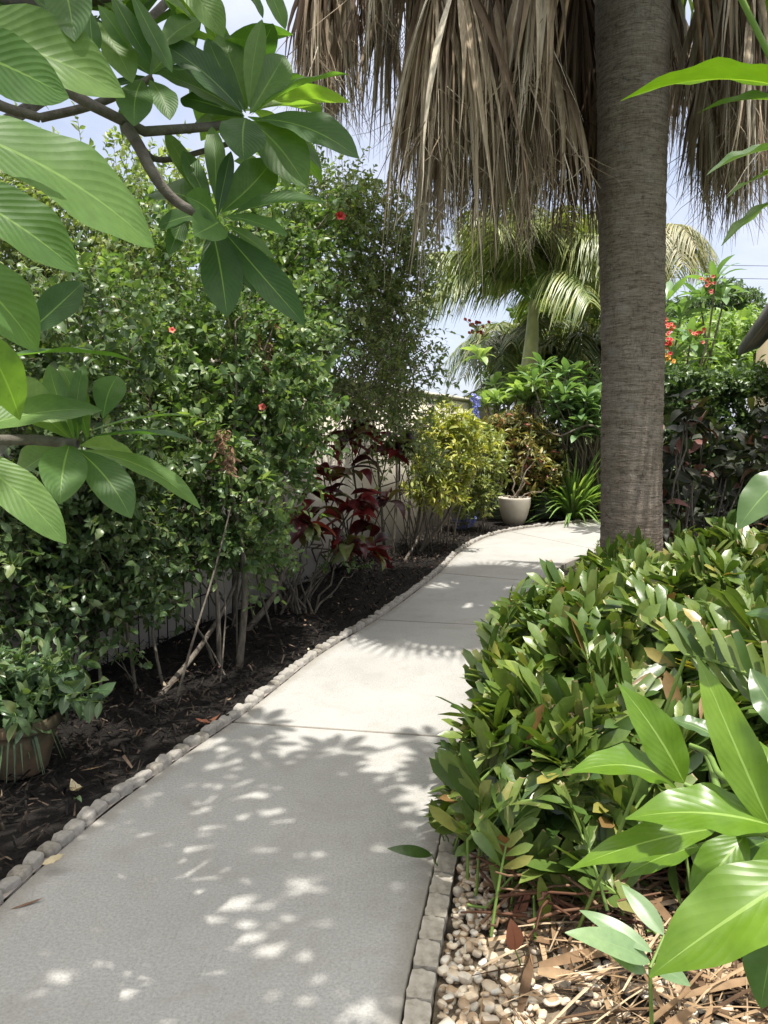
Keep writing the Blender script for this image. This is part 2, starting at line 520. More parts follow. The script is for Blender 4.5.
def LEAVES():
    L = leaf_mat
    M['plum'] = L('plumeria_leaf', [(0, (.04, .092, .03)), (.5, (.08, .16, .043)), (1, (.145, .235, .06))], .46, .5, rib=(.22, .34, .1), ribw=.03, veins=14, vang=.6, tcol=(1.45, 1.65, .4), spec=.35, hsv=(.95, 1.1))
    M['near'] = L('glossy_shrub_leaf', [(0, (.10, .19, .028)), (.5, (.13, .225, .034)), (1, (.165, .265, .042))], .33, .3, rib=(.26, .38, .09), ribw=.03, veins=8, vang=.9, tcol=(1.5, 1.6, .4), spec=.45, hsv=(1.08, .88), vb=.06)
    M['near_dark'] = L('shaded_shrub_leaf', [(0, (.045, .10, .025)), (1, (.07, .14, .03))], .3, .3, rib=(.2, .32, .09), ribw=.03, spec=.5, crinkle=.2)  # darker copy of the glossy leaf, shade put into its colour
    M['young'] = L('young_pale_leaf', [(0, (.11, .2, .085)), (1, (.15, .25, .1))], .35, .3, rib=(.22, .32, .13), ribw=.02)
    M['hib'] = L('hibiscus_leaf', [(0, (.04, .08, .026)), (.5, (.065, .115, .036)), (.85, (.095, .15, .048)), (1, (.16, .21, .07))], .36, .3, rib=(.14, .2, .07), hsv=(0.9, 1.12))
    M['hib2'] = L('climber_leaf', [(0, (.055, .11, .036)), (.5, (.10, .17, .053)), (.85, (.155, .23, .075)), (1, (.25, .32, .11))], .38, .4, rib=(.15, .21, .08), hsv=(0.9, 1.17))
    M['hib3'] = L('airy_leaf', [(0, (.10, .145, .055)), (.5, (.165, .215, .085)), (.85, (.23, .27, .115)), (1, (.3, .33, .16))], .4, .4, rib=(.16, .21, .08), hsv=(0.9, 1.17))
    M['peper'] = L('pot_plant_leaf', [(0, (.035, .08, .028)), (.7, (.06, .12, .04)), (.92, (.1, .15, .05)), (1, (.14, .17, .06))], .35, .25, rib=(.14, .2, .08))
    M['ti'] = L('dark_red_leaf', [(0, (.02, .008, .009)), (.35, (.07, .012, .013)), (.6, (.17, .02, .022)), (.72, (.3, .05, .05)), (.76, (.08, .12, .035)), (1, (.2, .22, .06))], .35, .25, rib=(.2, .03, .04), tcol=(1.8, .9, .6), hsv=(1, 1))
    M['croton_y'] = L('yellow_croton_leaf', [(0, (.12, .17, .025)), (.5, (.25, .3, .04)), (.85, (.42, .44, .05)), (1, (.55, .5, .06))], .4, .3, rib=(.5, .42, .06), tcol=(1.3, 1.3, .4))
    M['croton_g'] = L('lime_croton_leaf', [(0, (.075, .12, .02)), (.6, (.17, .23, .04)), (1, (.34, .36, .06))], .4, .3, rib=(.4, .36, .07), tcol=(1.3, 1.3, .4))
    M['croton_m'] = L('mixed_croton_leaf', [(0, (.03, .05, .014)), (.35, (.085, .115, .022)), (.65, (.24, .23, .035)), (.86, (.36, .3, .06)), (.93, (.2, .035, .025)), (1, (.3, .06, .04))], .4, .25, rib=(.4, .3, .06), tcol=(1.4, 1.2, .5))
    M['strap'] = L('strap_leaf', [(0, (.1, .21, .04)), (.7, (.17, .3, .06)), (1, (.3, .38, .1))], .35, .3)
    M['whorl'] = L('light_green_leaf', [(0, (.15, .23, .075)), (.6, (.215, .305, .11)), (1, (.28, .36, .14))], .4, .35, rib=(.22, .32, .1), hsv=(0.88, 1.32))
    M['whorl_d'] = L('deep_green_leaf', [(0, (.075, .15, .055)), (1, (.135, .23, .085))], .4, .3, rib=(.18, .26, .1), hsv=(0.88, 1.28))
    M['palm_g'] = L('palm_leaflet', [(0, (.10, .14, .035)), (.5, (.18, .225, .055)), (.9, (.27, .29, .085)), (1, (.38, .34, .14))], .35, .3)
    M['palm_old'] = L('pale_palm_leaflet', [(0, (.12, .14, .05)), (.6, (.25, .24, .11)), (1, (.4, .34, .2))], .45, .3)
    M['areca'] = L('areca_leaflet', [(0, (.06, .095, .032)), (.7, (.14, .18, .055)), (1, (.28, .26, .1))], .4, .25)
    M['fan'] = L('fan_palm_leaf', [(0, (.04, .08, .025)), (1, (.08, .12, .04))], .45, .3)
    M['hedge'] = L('hedge_leaf', [(0, (.03, .07, .018)), (.6, (.055, .11, .026)), (1, (.10, .17, .04))], .34, .3, rib=(.14, .2, .06))
    M['copper'] = L('copper_plant_leaf', [(0, (.012, .016, .008)), (.6, (.024, .036, .014)), (.85, (.05, .075, .022)), (.92, (.10, .022, .02)), (1, (.26, .09, .06))], .6, .2, rib=(.12, .08, .05))
    M['bright'] = L('bright_tree_leaf', [(0, (.11, .19, .03)), (.6, (.17, .27, .045)), (1, (.24, .33, .07))], .45, .35, hsv=(0.86, 1.2))
    M['pine'] = L('far_tree_leaf', [(0, (.045, .09, .028)), (1, (.1, .155, .05))], .5, .3)
    M['cover'] = L('ground_cover_leaf', [(0, (.07, .11, .028)), (.7, (.13, .17, .05)), (1, (.22, .2, .09))], .6, .3)
    M['zamia'] = L('cardboard_palm_leaflet', [(0, (.055, .10, .028)), (.35, (.10, .16, .042)), (.7, (.155, .215, .06)), (.93, (.19, .24, .072)), (.97, (.34, .31, .1)), (.985, (.26, .17, .08)), (1, (.24, .13, .065))], .33, .22, rib=None, tcol=(1.3, 1.4, .45), spec=.5, crinkle=.15, hsv=(1.08, .88))
    M['zamia_cut'] = L('clipped_leaflet', [(0, (.07, .12, .034)), (.5, (.145, .205, .06)), (.9, (.21, .25, .085)), (1, (.3, .29, .12))], .35, .22, tip=(.38, .3, .17), tcol=(1.3, 1.4, .45), spec=.45, hsv=(1.08, .88))
    M['petal_red'] = L('red_petal', [(0, (.5, .012, .015)), (1, (.68, .03, .03))], .5, .3, tcol=(1.2, .6, .6), hsv=(1, 1))
    M['petal_pink'] = L('coral_petal', [(0, (.5, .06, .06)), (.7, (.62, .1, .08)), (1, (.65, .2, .1))], .5, .3, tcol=(1.2, .8, .7), hsv=(1, 1))
    M['petal_orange'] = L('orange_petal', [(0, (.6, .22, .02)), (1, (.65, .32, .03))], .5, .3, tcol=(1.2, .8, .4), hsv=(1, 1))
    M['petal_blue'] = L('blue_petal', [(0, (.12, .16, .52)), (.6, (.2, .24, .62)), (1, (.42, .45, .75))], .5, .3, tcol=(.9, .9, 1.2), hsv=(1, 1))
    M['dry_leaf'] = L('dry_fallen_leaf', [(0, (.3, .085, .03)), (1, (.34, .11, .04))], .6, .2, rib=(.2, .08, .03), tcol=(1, .8, .5))
    M['litter'] = L('dry_litter', [(0, (.1, .05, .03)), (.5, (.2, .13, .07)), (.8, (.35, .3, .2)), (.9, (.28, .06, .05)), (1, (.4, .36, .27))], .7, .2, tcol=(1, .9, .7))
    M['pale_leaf'] = L('pale_fallen_leaf', [(0, (.45, .36, .2)), (1, (.5, .42, .25))], .6, .2, tcol=(1, .9, .6))
    M['dead_leaf'] = L('brown_dead_leaf', [(0, (.12, .06, .03)), (1, (.2, .1, .05))], .7, .2, tcol=(1, .8, .5))


make_materials()

# ------------------------------------------------------------------ path lines
left_px = [(0, 907), (71, 842), (115, 806), (178, 760), (235, 721), (320, 655), (378, 619), (438, 574), (467.5, 547), (497, 534), (542, 526), (576, 522.6)]
LP = [G(*p)[:2] for p in left_px]
LP = [A(-1.42, .3), A(-1.36, 1.4)] + LP + [LP[-1] + A(1.2, .32), LP[-1] + A(3.6, .5), LP[-1] + A(8, .5)]
right_px = [(398, 1024), (424, 900), (438, 840), (461, 738)]
RP = [A(-.03, .3), A(.0, 1.2)] + [G(*p)[:2] for p in right_px]
LPc = bez(LP, 400)
RPn = RP + [A(.98, 5.75), A(1.55, 7.5), A(2.2, 8.9), A(2.9, 9.75), A(4.1, 10.35), A(6.2, 10.7), A(10.5, 10.7)]
RPc = bez(RPn, 400)


def nearest(c, y):
    return int(np.argmin(np.abs(c[:, 1] - y)))


def arclen(c):
    return np.concatenate([[0], np.cumsum(np.linalg.norm(np.diff(c, axis=0), axis=1))])


# ------------------------------------------------------------------ ground
def hnoise(x, y, s, seed=0):
    return (np.sin(x * s * 1.7 + seed) * np.cos(y * s * 1.3 + seed * 2.1) + .6 * np.sin(x * s * 3.1 - y * s * 2.3 + seed)
            + .4 * np.cos(x * s * 5.7 + y * s * 4.9 + 2 * seed)) / 2


def sheet(name, L, R, z, mat, nx, amp=0, kind='structure', freq=3, zedge=None):
    L, R = np.asarray(L), np.asarray(R)
    g = Geo()
    t = np.linspace(0, 1, nx + 1)[None, :, None]
    p = L[:, None] * (1 - t) + R[:, None] * t
    zz = z + amp * hnoise(p[..., 0], p[..., 1], freq) + amp * .5 * hnoise(p[..., 0], p[..., 1], freq * 4.3, 3)
    v = np.concatenate([p, zz[..., None]], -1)
    K = len(L)
    i = np.arange(K - 1)[:, None] * (nx + 1)
    j = np.arange(nx)[None]
    f = np.stack(np.broadcast_arrays(i + j, i + j + 1, i + nx + 2 + j, i + nx + 1 + j), -1)
    g.add(v, f)
    return tag(g.build(name, mat), kind=kind)


g = Geo()
g.add([(-300, -300, -.06), (300, -300, -.06), (300, 300, -.06), (-300, 300, -.06)], [(0, 1, 2, 3)])
tag(g.build('ground', M['lawn']), kind='structure')

# left mulch bed: from wall line to path edge
WA, WD = A(-1.245, 6.81), nrm(A(.625, 1.64))


def wall_at(y):
    return WA + WD * ((y - WA[1]) / WD[1])


ii = np.linspace(0, nearest(LPc[:, :], 13.2), 150).astype(int)
edge = LPc[ii]
WALLL = np.array([wall_at(min(p[1], 15.4)) for p in edge])
WALLL[:, 0] = np.minimum(WALLL[:, 0], edge[:, 0] - .3)
sheet('planting_bed', WALLL - A(.3, 0), edge, -.012, M['mulch'], 24, .022, freq=4)
# bed behind the pot at the bend
kk = np.arange(ii[-1], 400, 3)
sheet('bend_bed', LPc[kk] + A(-.9, 6.5), LPc[kk], -.016, M['mulch'], 16, .02, freq=4)

# slabs with open joints
aL = arclen(LPc)
jointsL = [(-1.36, 1.75), G(235, 721)[:2], G(376, 620)[:2], G(440, 573)[:2], G(505, 531)[:2]]
jointsR = [A(.02, 1.62), G(461, 738.5)[:2], A(1.03, 5.9), A(1.62, 7.65), A(2.85, 9.7)]


def closest(c, p):
    return int(np.argmin(np.linalg.norm(c - np.asarray(p), axis=1)))


jl = [0] + [closest(LPc, p) for p in jointsL] + [399]
jr = [0] + [closest(RPc, p) for p in jointsR] + [399]
g = Geo()
gap = .012
for a in range(len(jl) - 1):
    K = 24
    s0 = arclen(LPc)[jl[a]], arclen(LPc)[jl[a + 1]]
    s1 = arclen(RPc)[jr[a]], arclen(RPc)[jr[a + 1]]
    al, ar = arclen(LPc), arclen(RPc)
    sl = np.linspace(s0[0] + gap, s0[1] - gap, K)
    sr = np.linspace(s1[0] + gap, s1[1] - gap, K)
    Lp = np.stack([np.interp(sl, al, LPc[:, i]) for i in (0, 1)], -1)
    Rp = np.stack([np.interp(sr, ar, RPc[:, i]) for i in (0, 1)], -1)
    ring = np.concatenate([Lp, Rp[::-1]])
    n = len(ring)
    cen = ring.mean(0)
    # top grid
    nx = 8
    t = np.linspace(0, 1, nx + 1)[None, :, None]
    p = Lp[:, None] * (1 - t) + Rp[:, None] * t
    top = np.concatenate([p, np.zeros(p.shape[:2] + (1,))], -1)
    i = np.arange(K - 1)[:, None] * (nx + 1)
    j = np.arange(nx)[None]
    uc = np.broadcast_to(j / nx, (K - 1, nx))
    uvp = np.stack([np.stack([uc + d_ / nx, uc * 0], -1) for d_ in (0, 1, 1, 0)], -2)
    g.add(top, np.stack(np.broadcast_arrays(i + j, i + j + 1, i + nx + 2 + j, i + nx + 1 + j), -1), uvp)
    # rounded arris and sides
    tang = nrm(np.roll(ring, -1, 0) - np.roll(ring, 1, 0))
    outw = np.stack([-tang[:, 1], tang[:, 0]], -1)
    rows = [(0, 0), (.004, -.0015), (.0055, -.006), (.0055, -.1)]
    vv = np.stack([np.concatenate([ring + outw * o_, np.full((n, 1), z_)], -1) for o_, z_ in rows], 0)
    k = np.arange(len(rows) - 1)[:, None] * n
    j = np.arange(n)[None]
    g.add(vv, np.stack(np.broadcast_arrays(k + j, k + n + j, k + n + (j + 1) % n, k + (j + 1) % n), -1))
o = tag(g.build('garden_path', M['concrete'], smooth=False), kind='structure')
# sandy bedding seen in the joints
sheet('path_bedding', LPc[::4] + A(.004, 0), RPc[::4] - A(.004, 0), -.007, M['joint_sand'], 4, .003)

# kerb strip under the left stones
tl = nrm(np.gradient(LPc, axis=0))
nl_ = np.stack([-tl[:, 1], tl[:, 0]], -1)     # outward (left)
sheet('kerb_strip', LPc[::2] + nl_[::2] * .072, LPc[::2] + nl_[::2] * .008, .004, M['mortar'], 4, .004, freq=20)


# edging stones: rounded scalloped units, four casts shared by copies
def stone_mesh(seed, lx, ly, lz, mat):
    r = np.random.default_rng(seed)
    v, f = cubesphere(5)
    w = np.sign(v) * np.abs(v) ** .38
    w = w / np.maximum(1, np.abs(w).max(axis=1, keepdims=True) * 1.0)
    w[:, 2] *= 1 - .22 * (np.abs(w[:, 0]) ** 2)
    w = w * A(lx, ly, lz) / 2
    for k in range(3):
        q = r.normal(size=3) * 40
        w += (np.sin(w @ q + r.random() * 6)[:, None]) * nrm(v) * .003
    g = Geo()
    g.add(w, f)
    return g


def along(c, s):
    al = arclen(c)
    p = np.stack([np.interp(s, al, c[:, i]) for i in (0, 1)], -1)
    e = 1e-2
    q = np.stack([np.interp(s + e, al, c[:, i]) for i in (0, 1)], -1)
    return p, math.atan2(q[1] - p[1], q[0] - p[0])


protos = []
for k in range(4):
    o = stone_mesh(k + 5, .074 + .005 * (k % 2), .056, .056, None).build('edging_stone', M['edge_stone'] if k != 2 else M['edge_stone2'])
    protos.append(o)
used = [False] * 4
s, k = .9, 0
smax = arclen(LPc)[closest(LPc, LP[-3])] + 1.2
while s < smax:
    q = random.choice((0, 1, 2, 3, 0, 1))
    o = protos[q]
    if used[q]:
        o = protos[q].copy()
        COL.objects.link(o)
    used[q] = True
    p, ang = along(LPc, s)
    ang += random.uniform(-.16, .16)
    off = .037 + random.uniform(-.006, .006)
    o.location = (p[0] - math.sin(ang) * off, p[1] + math.cos(ang) * off,     .008 + random.uniform(-.012, .006))
    o.rotation_euler = (random.uniform(-.1, .1), random.uniform(-.1, .1), ang)
    o.scale = (random.uniform(.94, 1.03), random.uniform(.9, 1.05), random.uniform(.9, 1.1))
    tag(o, 'rounded pale concrete edging stone in the row between dark mulch and path', 'edging stone', 'scalloped edging stones along the left side of the path')
    s += random.uniform(.074, .081)
    k += 1

# right edging pavers
o0 = None
g = Geo()
v, f = cubesphere(5)
w = np.clip(v * 1.62, -1, 1)
w = w * A(.113, .07, .07) / 2
w += (np.sin(w @ A(90, 70, 50)) + np.sin(w @ A(-140, 190, 60)))[:, None] * v * .002
g.add(w, f)
o0 = g.build('edging_paver', M['paver'])
al = arclen(RPc)
sA, sB = al[nearest(RPc, 1.35)], al[nearest(RPc, 2.95)]
n = 0
s = sA
while s < sB:
    o = o0 if n == 0 else o0.copy()
    if n: COL.objects.link(o)
    p, ang = along(RPc, s)
    ang += random.uniform(-.04, .04)
    off = -.048
    o.location = (p[0] - math.sin(ang) * off, p[1] + math.cos(ang) * off, -.022 + random.uniform(-.004, .004))
    o.rotation_euler = (random.uniform(-.03, .03), random.uniform(-.03, .03), ang)
    tag(o, 'small square grey paver in the row between path and cream gravel', 'paver', 'edging pavers beside the gravel')
    s += .122
    n += 1

# right bed soil
k0 = np.linspace(0, nearest(RPc, 9.0), 60).astype(int)
sheet('right_bed', RPc[k0] + A(.088, 0), RPc[k0] + np.stack([np.full(60, 3.4), np.zeros(60)], -1), -.03, M['soil'], 24, .02, freq=4)

# ------------------------------------------------------------------ loose ground cover (stuff)
N = 17000
g = Geo()
jj = RNG.integers(0, nearest(LPc, 11), N)
jj = (RNG.random(N) ** 1.3 * nearest(LPc, 12)).astype(int)
fr = RNG.random(N)
wl = np.array([wall_at(y) for y in LPc[:, 1]])
e = LPc[jj] + nl_[jj] * .09
wl_ = np.stack([np.minimum(wl[jj, 0], e[:, 0] - .3), e[:, 1]], -1)
p = e * (1 - fr[:, None]) + wl_ * fr[:, None]
pos = np.concatenate([p, (.012 + RNG.random(N) * .03)[:, None]], -1)
a = RNG.random(N) * TAU
d = np.stack([np.cos(a), np.sin(a), RNG.normal(size=N) * .5], -1)
nn = nrm(np.stack([RNG.normal(size=N) * .5, RNG.normal(size=N) * .5, np.ones(N)], -1))
Lc = RNG.uniform(.015, .075, N)
scatter(g, Leaf('cut', 1, 1, 0, .1), pos, d, nn, Lc, Lc * RNG.uniform(.12, .45, N))
tag(g.build('bark_mulch', M['chip'], smooth=False), 'black shredded bark mulch covering the bed left of the path', 'mulch', kind='stuff')

# small dry leaves on mulch
N = 230
g = Geo()
jj = (RNG.random(N) * nearest(LPc, 9)).astype(int)
fr_ = RNG.random(N)[:, None] * .95
e = LPc[jj] + nl_[jj] * .1
p = e * (1 - fr_) + np.stack([np.minimum(wl[jj, 0], e[:, 0] - .3), e[:, 1]], -1) * fr_
a = RNG.random(N) * TAU
scatter(g, Leaf('ellipse', 3, 2, .3, .3), np.concatenate([p, RNG.uniform(.03, .05, (N, 1))], -1), np.stack([np.cos(a), np.sin(a), RNG.normal(size=N) * .3], -1), UP + RNG.normal(size=(N, 3)) * .4, RNG.uniform(.02, .05, N), RNG.uniform(.008, .02, N))
tag(g.build('leaf_litter', M['litter']), 'small pale and reddish dry leaves strewn over the black mulch', 'litter', kind='stuff')

# bark crumbs on the path
N = 300
g = Geo()
t = RNG.random(N) ** 1.8
y = 1.9 + RNG.random(N) * 4.5
px = np.array([np.interp(yy, LPc[:150, 1], LPc[:150, 0]) for yy in y])
pos = np.stack([px + .02 + t * 1.05, y, np.full(N, .003)], -1)
a = RNG.random(N) * TAU
scatter(g, Leaf('lance', 1, 1, 0, .1), pos, np.stack([np.cos(a), np.sin(a), np.full(N, .1)], -1), UP, RNG.uniform(.005, .022, N), RNG.uniform(.003, .007, N))
tag(g.build('bark_crumbs', M['chip'], smooth=False), 'tiny dark bark crumbs sprinkled over the shaded concrete', 'litter', kind='stuff')

# pebbles
kg = np.linspace(0, nearest(RPc, 3.2), 30).astype(int)
sheet('gravel_base', RPc[kg] + A(.088, 0), RPc[kg] + A(.55, 0), -.022, M['joint_sand'], 8, .004)
v0, f0 = cubesphere(3)
g = Geo()
cnt = 0
PTS = []
while cnt < 3600:
    x, y = random.uniform(.05, 1.5), random.uniform(1.4, 3.0)
    rx = np.interp(y, RPc[:120, 1], RPc[:120, 0])
    if x < rx + .105: continue
    if x > .42 + .1 * math.sin(y * 5) and random.random() < .8: continue
    r = random.choice((random.uniform(.007, .013), random.uniform(.011, .02)))
    ok = True
    lay = random.choice((0, 0, 0, 1, 1))
    for (a, b, c, l) in PTS[-1600:]:
        if l == lay and (a - x) ** 2 + (b - y) ** 2 < (.8 * (c + r)) ** 2: ok = False; break
    cnt += 1
    if not ok: continue
    PTS.append((x, y, r, lay))
    th = random.uniform(0, TAU)
    q = np.sign(v0) * np.abs(v0) ** random.uniform(.75, 1.1) * A(r * random.uniform(1, 1.6), r * random.uniform(.75, 1.15), r * random.uniform(.5, .85))
    q += np.sin(v0 @ RNG.normal(size=3) * 2)[:, None] * v0 * r * .16
    ct, st = math.cos(th), math.sin(th)
    q = np.stack([q[:, 0] * ct - q[:, 1] * st, q[:, 0] * st + q[:, 1] * ct, q[:, 2]], -1)
    q = q @ np.array([[1, 0, .2 * random.uniform(-1, 1)], [0, 1, .2 * random.uniform(-1, 1)], [0, 0, 1]]).T
    g.add(q + A(x, y, -.016 + lay * .016), f0)
tag(g.build('gravel', M['pebble']), 'cream and tan river pebbles beside the path edging', 'gravel', kind='stuff')

# dry thatch on the ground at right
g = Geo()
N = 1250
X0 = RNG.uniform(.24, 1.7, N)
Y0 = RNG.uniform(1.6, 3.1, N)
a = RNG.normal(.5, .65, N) + np.where(RNG.random(N) < .25, 1.2, 0)
Ls = RNG.uniform(.08, .42, N)
K = 5
tt = np.linspace(-.5, .5, K)
pts = np.stack([X0[:, None] + np.cos(a)[:, None] * Ls[:, None] * tt, Y0[:, None] + np.sin(a)[:, None] * Ls[:, None] * tt,
                np.full((N, K), .0)], -1)
pts[..., 2] = (RNG.uniform(.005, .075, N) * np.clip((X0 - .2) * 2, .3, 1))[:, None] + RNG.normal(size=(N, 1)) * .08 * Ls[:, None] * tt + RNG.uniform(0, .12, (N, 1)) * Ls[:, None] * (.25 - tt ** 2)
keep = X0 + np.cos(a) * Ls * -.5 * np.sign(np.cos(a)) > np.interp(Y0, RPc[:120, 1], RPc[:120, 0]) + .17
keep &= (X0 > .4 + .1 * (2.7 - Y0)) | (RNG.random(N) < .12)
pts, Ls = pts[keep], Ls[keep]
wd = RNG.choice([.004, .008, .016, .029], len(Ls), p=[.46, .28, .18, .08])
ribbons(g, pts, wd[:, None] * np.array([.6, 1, 1, .9, .5])[None], nrm(np.stack([RNG.normal(size=len(Ls)) * .5, RNG.normal(size=len(Ls)) * .5, np.ones(len(Ls))], -1)), fold=.35)
tag(g.build('dry_thatch', M['thatch']), 'straw coloured dead fronds and stalks heaped over the gravel', 'dead fronds', kind='stuff')


# ------------------------------------------------------------------ foliage generators
def ell_points(ells, n, shell=2.4):
    w = np.array([e[3] * e[4] * e[5] for e in ells]) ** .75
    idx = RNG.choice(len(ells), n, p=w / w.sum())
    E = np.array([e[:6] for e in ells], float)[idx]
    d = nrm(RNG.normal(size=(n, 3)))
    r = RNG.random(n) ** (1 / shell / 1.3)
    lump = 1 + .16 * np.sin(d @ A(5, 3, 4) + idx) + .1 * np.sin(d @ A(-7, 9, 5))
    p = E[:, :3] + d * E[:, 3:6] * (r * lump)[:, None]
    return p, d


def sprays(g, gt, base, dirs, L, nleaf, leaf, lsize, lwid, droop=.25, m=0, twig=.0025, spread=.9, jitter=.5, facing=.5):
    """twigs that start at base, run along dirs and carry alternate leaves"""
    n = len(base)
    dirs = nrm(dirs)
    K = 4
    tt = np.linspace(0, 1, K)[None, :, None]
    L = np.broadcast_to(L, (n,)) * RNG.uniform(.55, 1.25, n)
    pts = base[:, None] + dirs[:, None] * (L[:, None, None] * tt) - UP * (droop * L[:, None, None] * tt ** 2)
    if gt is not None:
        tubes(gt, pts, np.broadcast_to(np.linspace(1, .35, K) * twig, (n, K)), 3)
    t = (np.arange(nleaf) + .6) / nleaf
    t = np.clip(t[None] + RNG.normal(size=(n, nleaf)) * .04, .05, 1)
    pos = base[:, None] + dirs[:, None] * (L[:, None] * t)[..., None] - UP * (droop * L[:, None] * t ** 2)[..., None]
    tan = nrm(dirs[:, None] - UP * (2 * droop * t)[..., None])
    ref = nrm(np.cross(tan, UP + .01))
    bn = np.cross(ref, tan)
    az = np.arange(nleaf)[None] * 2.4 + RNG.random((n, 1)) * TAU + RNG.normal(size=(n, nleaf)) * .4
    rad = ref * np.cos(az)[..., None] + bn * np.sin(az)[..., None]
    d = nrm(tan * .55 + rad * spread + RNG.normal(size=rad.shape) * jitter * .5 - UP * .15)
    nv = nrm(UP * facing + tan * .35 + RNG.normal(size=d.shape) * jitter)
    S = lsize * RNG.uniform(.6, 1.25, (n, nleaf)) * RNG.uniform(.72, 1.35, (n, 1))
    scatter(g, leaf, pos.reshape(-1, 3), d.reshape(-1, 3), nv.reshape(-1, 3), S.ravel(), (S * lwid * RNG.uniform(.8, 1.15, S.shape)).ravel(), m,
            curl=RNG.uniform(-.3, 1.6, S.size))


def limb(a, b, k=7, sag=.0, wob=.06):
    a, b = np.asarray(a, float), np.asarray(b, float)
    L = np.linalg.norm(b - a)
    t = np.linspace(0, 1, k)[:, None]
    p = a + (b - a) * t
    p[1:-1] += RNG.normal(size=(k - 2, 3)) * wob * L * .35
    p += UP * (sag * 4 * t * (1 - t)) * L
    return p


def merge(g, h, m):
    off = 0
    for v_, f_, u_ in zip(h.v, h.f, h.uv):
        g.add(v_, f_ - off, u_, m)
        off += len(v_)


def shrub(name, label, cat, base, stems, ells, n, nleaf, leaf, lsize, lwid, mat, sprayL=.22, limbs=26, bark='bark_grey',
          trunk_r=.02, group=None, droop=.3, up=.35, shell=2.4, spread=.9, flower=None, jitter=.5, stemname='stems', shoots=10, sprigs=None):
    th = thing(name, label, cat, base, group)
    gf, gs, gt = Geo(), Geo(), Geo()
    p, d = ell_points(ells, n, shell)
    cen = np.array([e[:3] for e in ells]).mean(0)
    out = nrm(d * .8 + UP * up + RNG.normal(size=d.shape) * .45)
    L = sprayL * RNG.uniform(.7, 1.3, n)
    p = p - out * L[:, None] * .5
    p[:, 2] = np.maximum(p[:, 2], .06)
    sprays(gf, gt, p, out, L, nleaf, leaf, lsize, lwid, droop, jitter=jitter, spread=spread)
    hubs = []
    for st in stems:
        st = [np.asarray(q_, float) for q_ in st]
        st[0] = st[0] - nrm(st[1] - st[0]) * .1
        q = bez(st, 10)
        tubes(gs, q, np.linspace(1, .5, 10) * trunk_r * random.uniform(.7, 1.15), 7)
        hubs += [q[-1], q[-3], q[-5]]
    hubs = np.array(hubs)
    for k in range(shoots):       # thin basal shoots
        st = stems[k % len(stems)][0]
        b0 = A(st[0] + random.gauss(0, .1), st[1] + random.gauss(0, .1), -.05)
        i = random.randrange(n)
        q = bez(limb(b0, b0 * .45 + p[i] * .55 + UP * .1, 4, .02, .09), 8)
        tubes(gs, q, np.linspace(.3, .16, 8) * trunk_r * random.uniform(.8, 1.5), 5)
    sel = RNG.choice(n, min(limbs, n), replace=False)
    for i in sel:
        h = hubs[np.argmin(np.linalg.norm(hubs - p[i], axis=1) + RNG.random(len(hubs)) * .3)]
        q = limb(h, p[i], 8, .06, .16)
        tubes(gs, q, np.linspace(trunk_r * .42, .003, 8), 5)
    for i in RNG.choice(n, 34, replace=False):      # bare twigs and dead shoots among the leaves
        q0 = hubs[np.argmin(np.linalg.norm(hubs - p[i], axis=1))]
        q1 = p[i] + out[i] * random.uniform(.1, .4) + RNG.normal(size=3) * .1
        tubes(gs, limb(q0 * .35 + q1 * .65, q1, 6, 0, .15), np.linspace(.0045, .0015, 6), 4, 1)
    merge(gs, gt, 1)
    gs.build(stemname, [M[bark], M['twig']], th)
    fo = gf.build('foliage', M[mat], th)
    if flower:
        for (x, y, Y, r, fm) in flower:
            fl = blossom(P(x, y, Y), r, fm, th)
            if fm == 'petal_red':
                gq = Geo()
                c0 = P(x, y, Y)
                tubes(gq, bez([c0, c0 + A(.02, -.8, .3) * r * .6, c0 + A(.05, -1.1, .25) * r], 6), np.linspace(.003, .0016, 6), 5)
                gq.build('stamen', M['petal_orange'], fl)
    if sprigs:
        for (x, y, Y) in sprigs:
            gd = Geo()
            q = P(x, y, Y)
            sprays(gd, gd, np.repeat(q[None], 5, 0) + RNG.normal(size=(5, 3)) * .03, RNG.normal(size=(5, 3)) * .5 - UP * .8, .13, 9, leaf, lsize * .8, .3, .4, jitter=.9)
            gd.build('dead_sprig', M['dead_leaf'], th)
    return th


def blossom(c, r, fm, parent, n=5, face=None, up=None):
    g = Geo()
    f = nrm(A(.25, -.8, .35) if face is None else face)
    s = nrm(np.cross(f, UP))
    b = np.cross(s, f)
    a = np.arange(n) / n * TAU + random.random()
    d = s * np.cos(a)[:, None] + b * np.sin(a)[:, None] + f * .55
    scatter(g, Leaf('obov', 4, 2, .1, -.25), np.repeat(np.asarray(c)[None], n, 0), d, np.repeat(f[None], n, 0), r, r * .85)
    if parent is not None:
        return g.build('flower', M[fm], parent)
    return g


L_OV = Leaf('ellipse', 3, 2, .16, -.12)
L_LA = Leaf('lance', 3, 2, .14, -.15)
L_OB = Leaf('obov', 4, 2, .14, -.12)


def zat(y, Y):
    return P(384, y, Y)[2]


# ------------------------------------------------------------------ boundary wall
wa, wb = wall_at(.5), wall_at(15.4)
th = thing('boundary_wall', 'long cream stucco garden wall running behind the shrubs on the left', 'wall', (*wall_at(7), 0))
H = 2.06
g = Geo()
prism(g, wa, wb, .16, -.1, H)
g.build('wall_panel', M['stucco'], th, smooth=False)
g = Geo()
prism(g, wa, wb + WD * .03, .22, H + .002, H + .06)
g.build('coping', M['stucco'], th, smooth=False)
g = Geo()
prism(g, wb + A(.083, -.02), wb + A(.083, 4.0), .16, -.1, H - .004)
g.build('return_panel', M['stucco'], th, smooth=False)

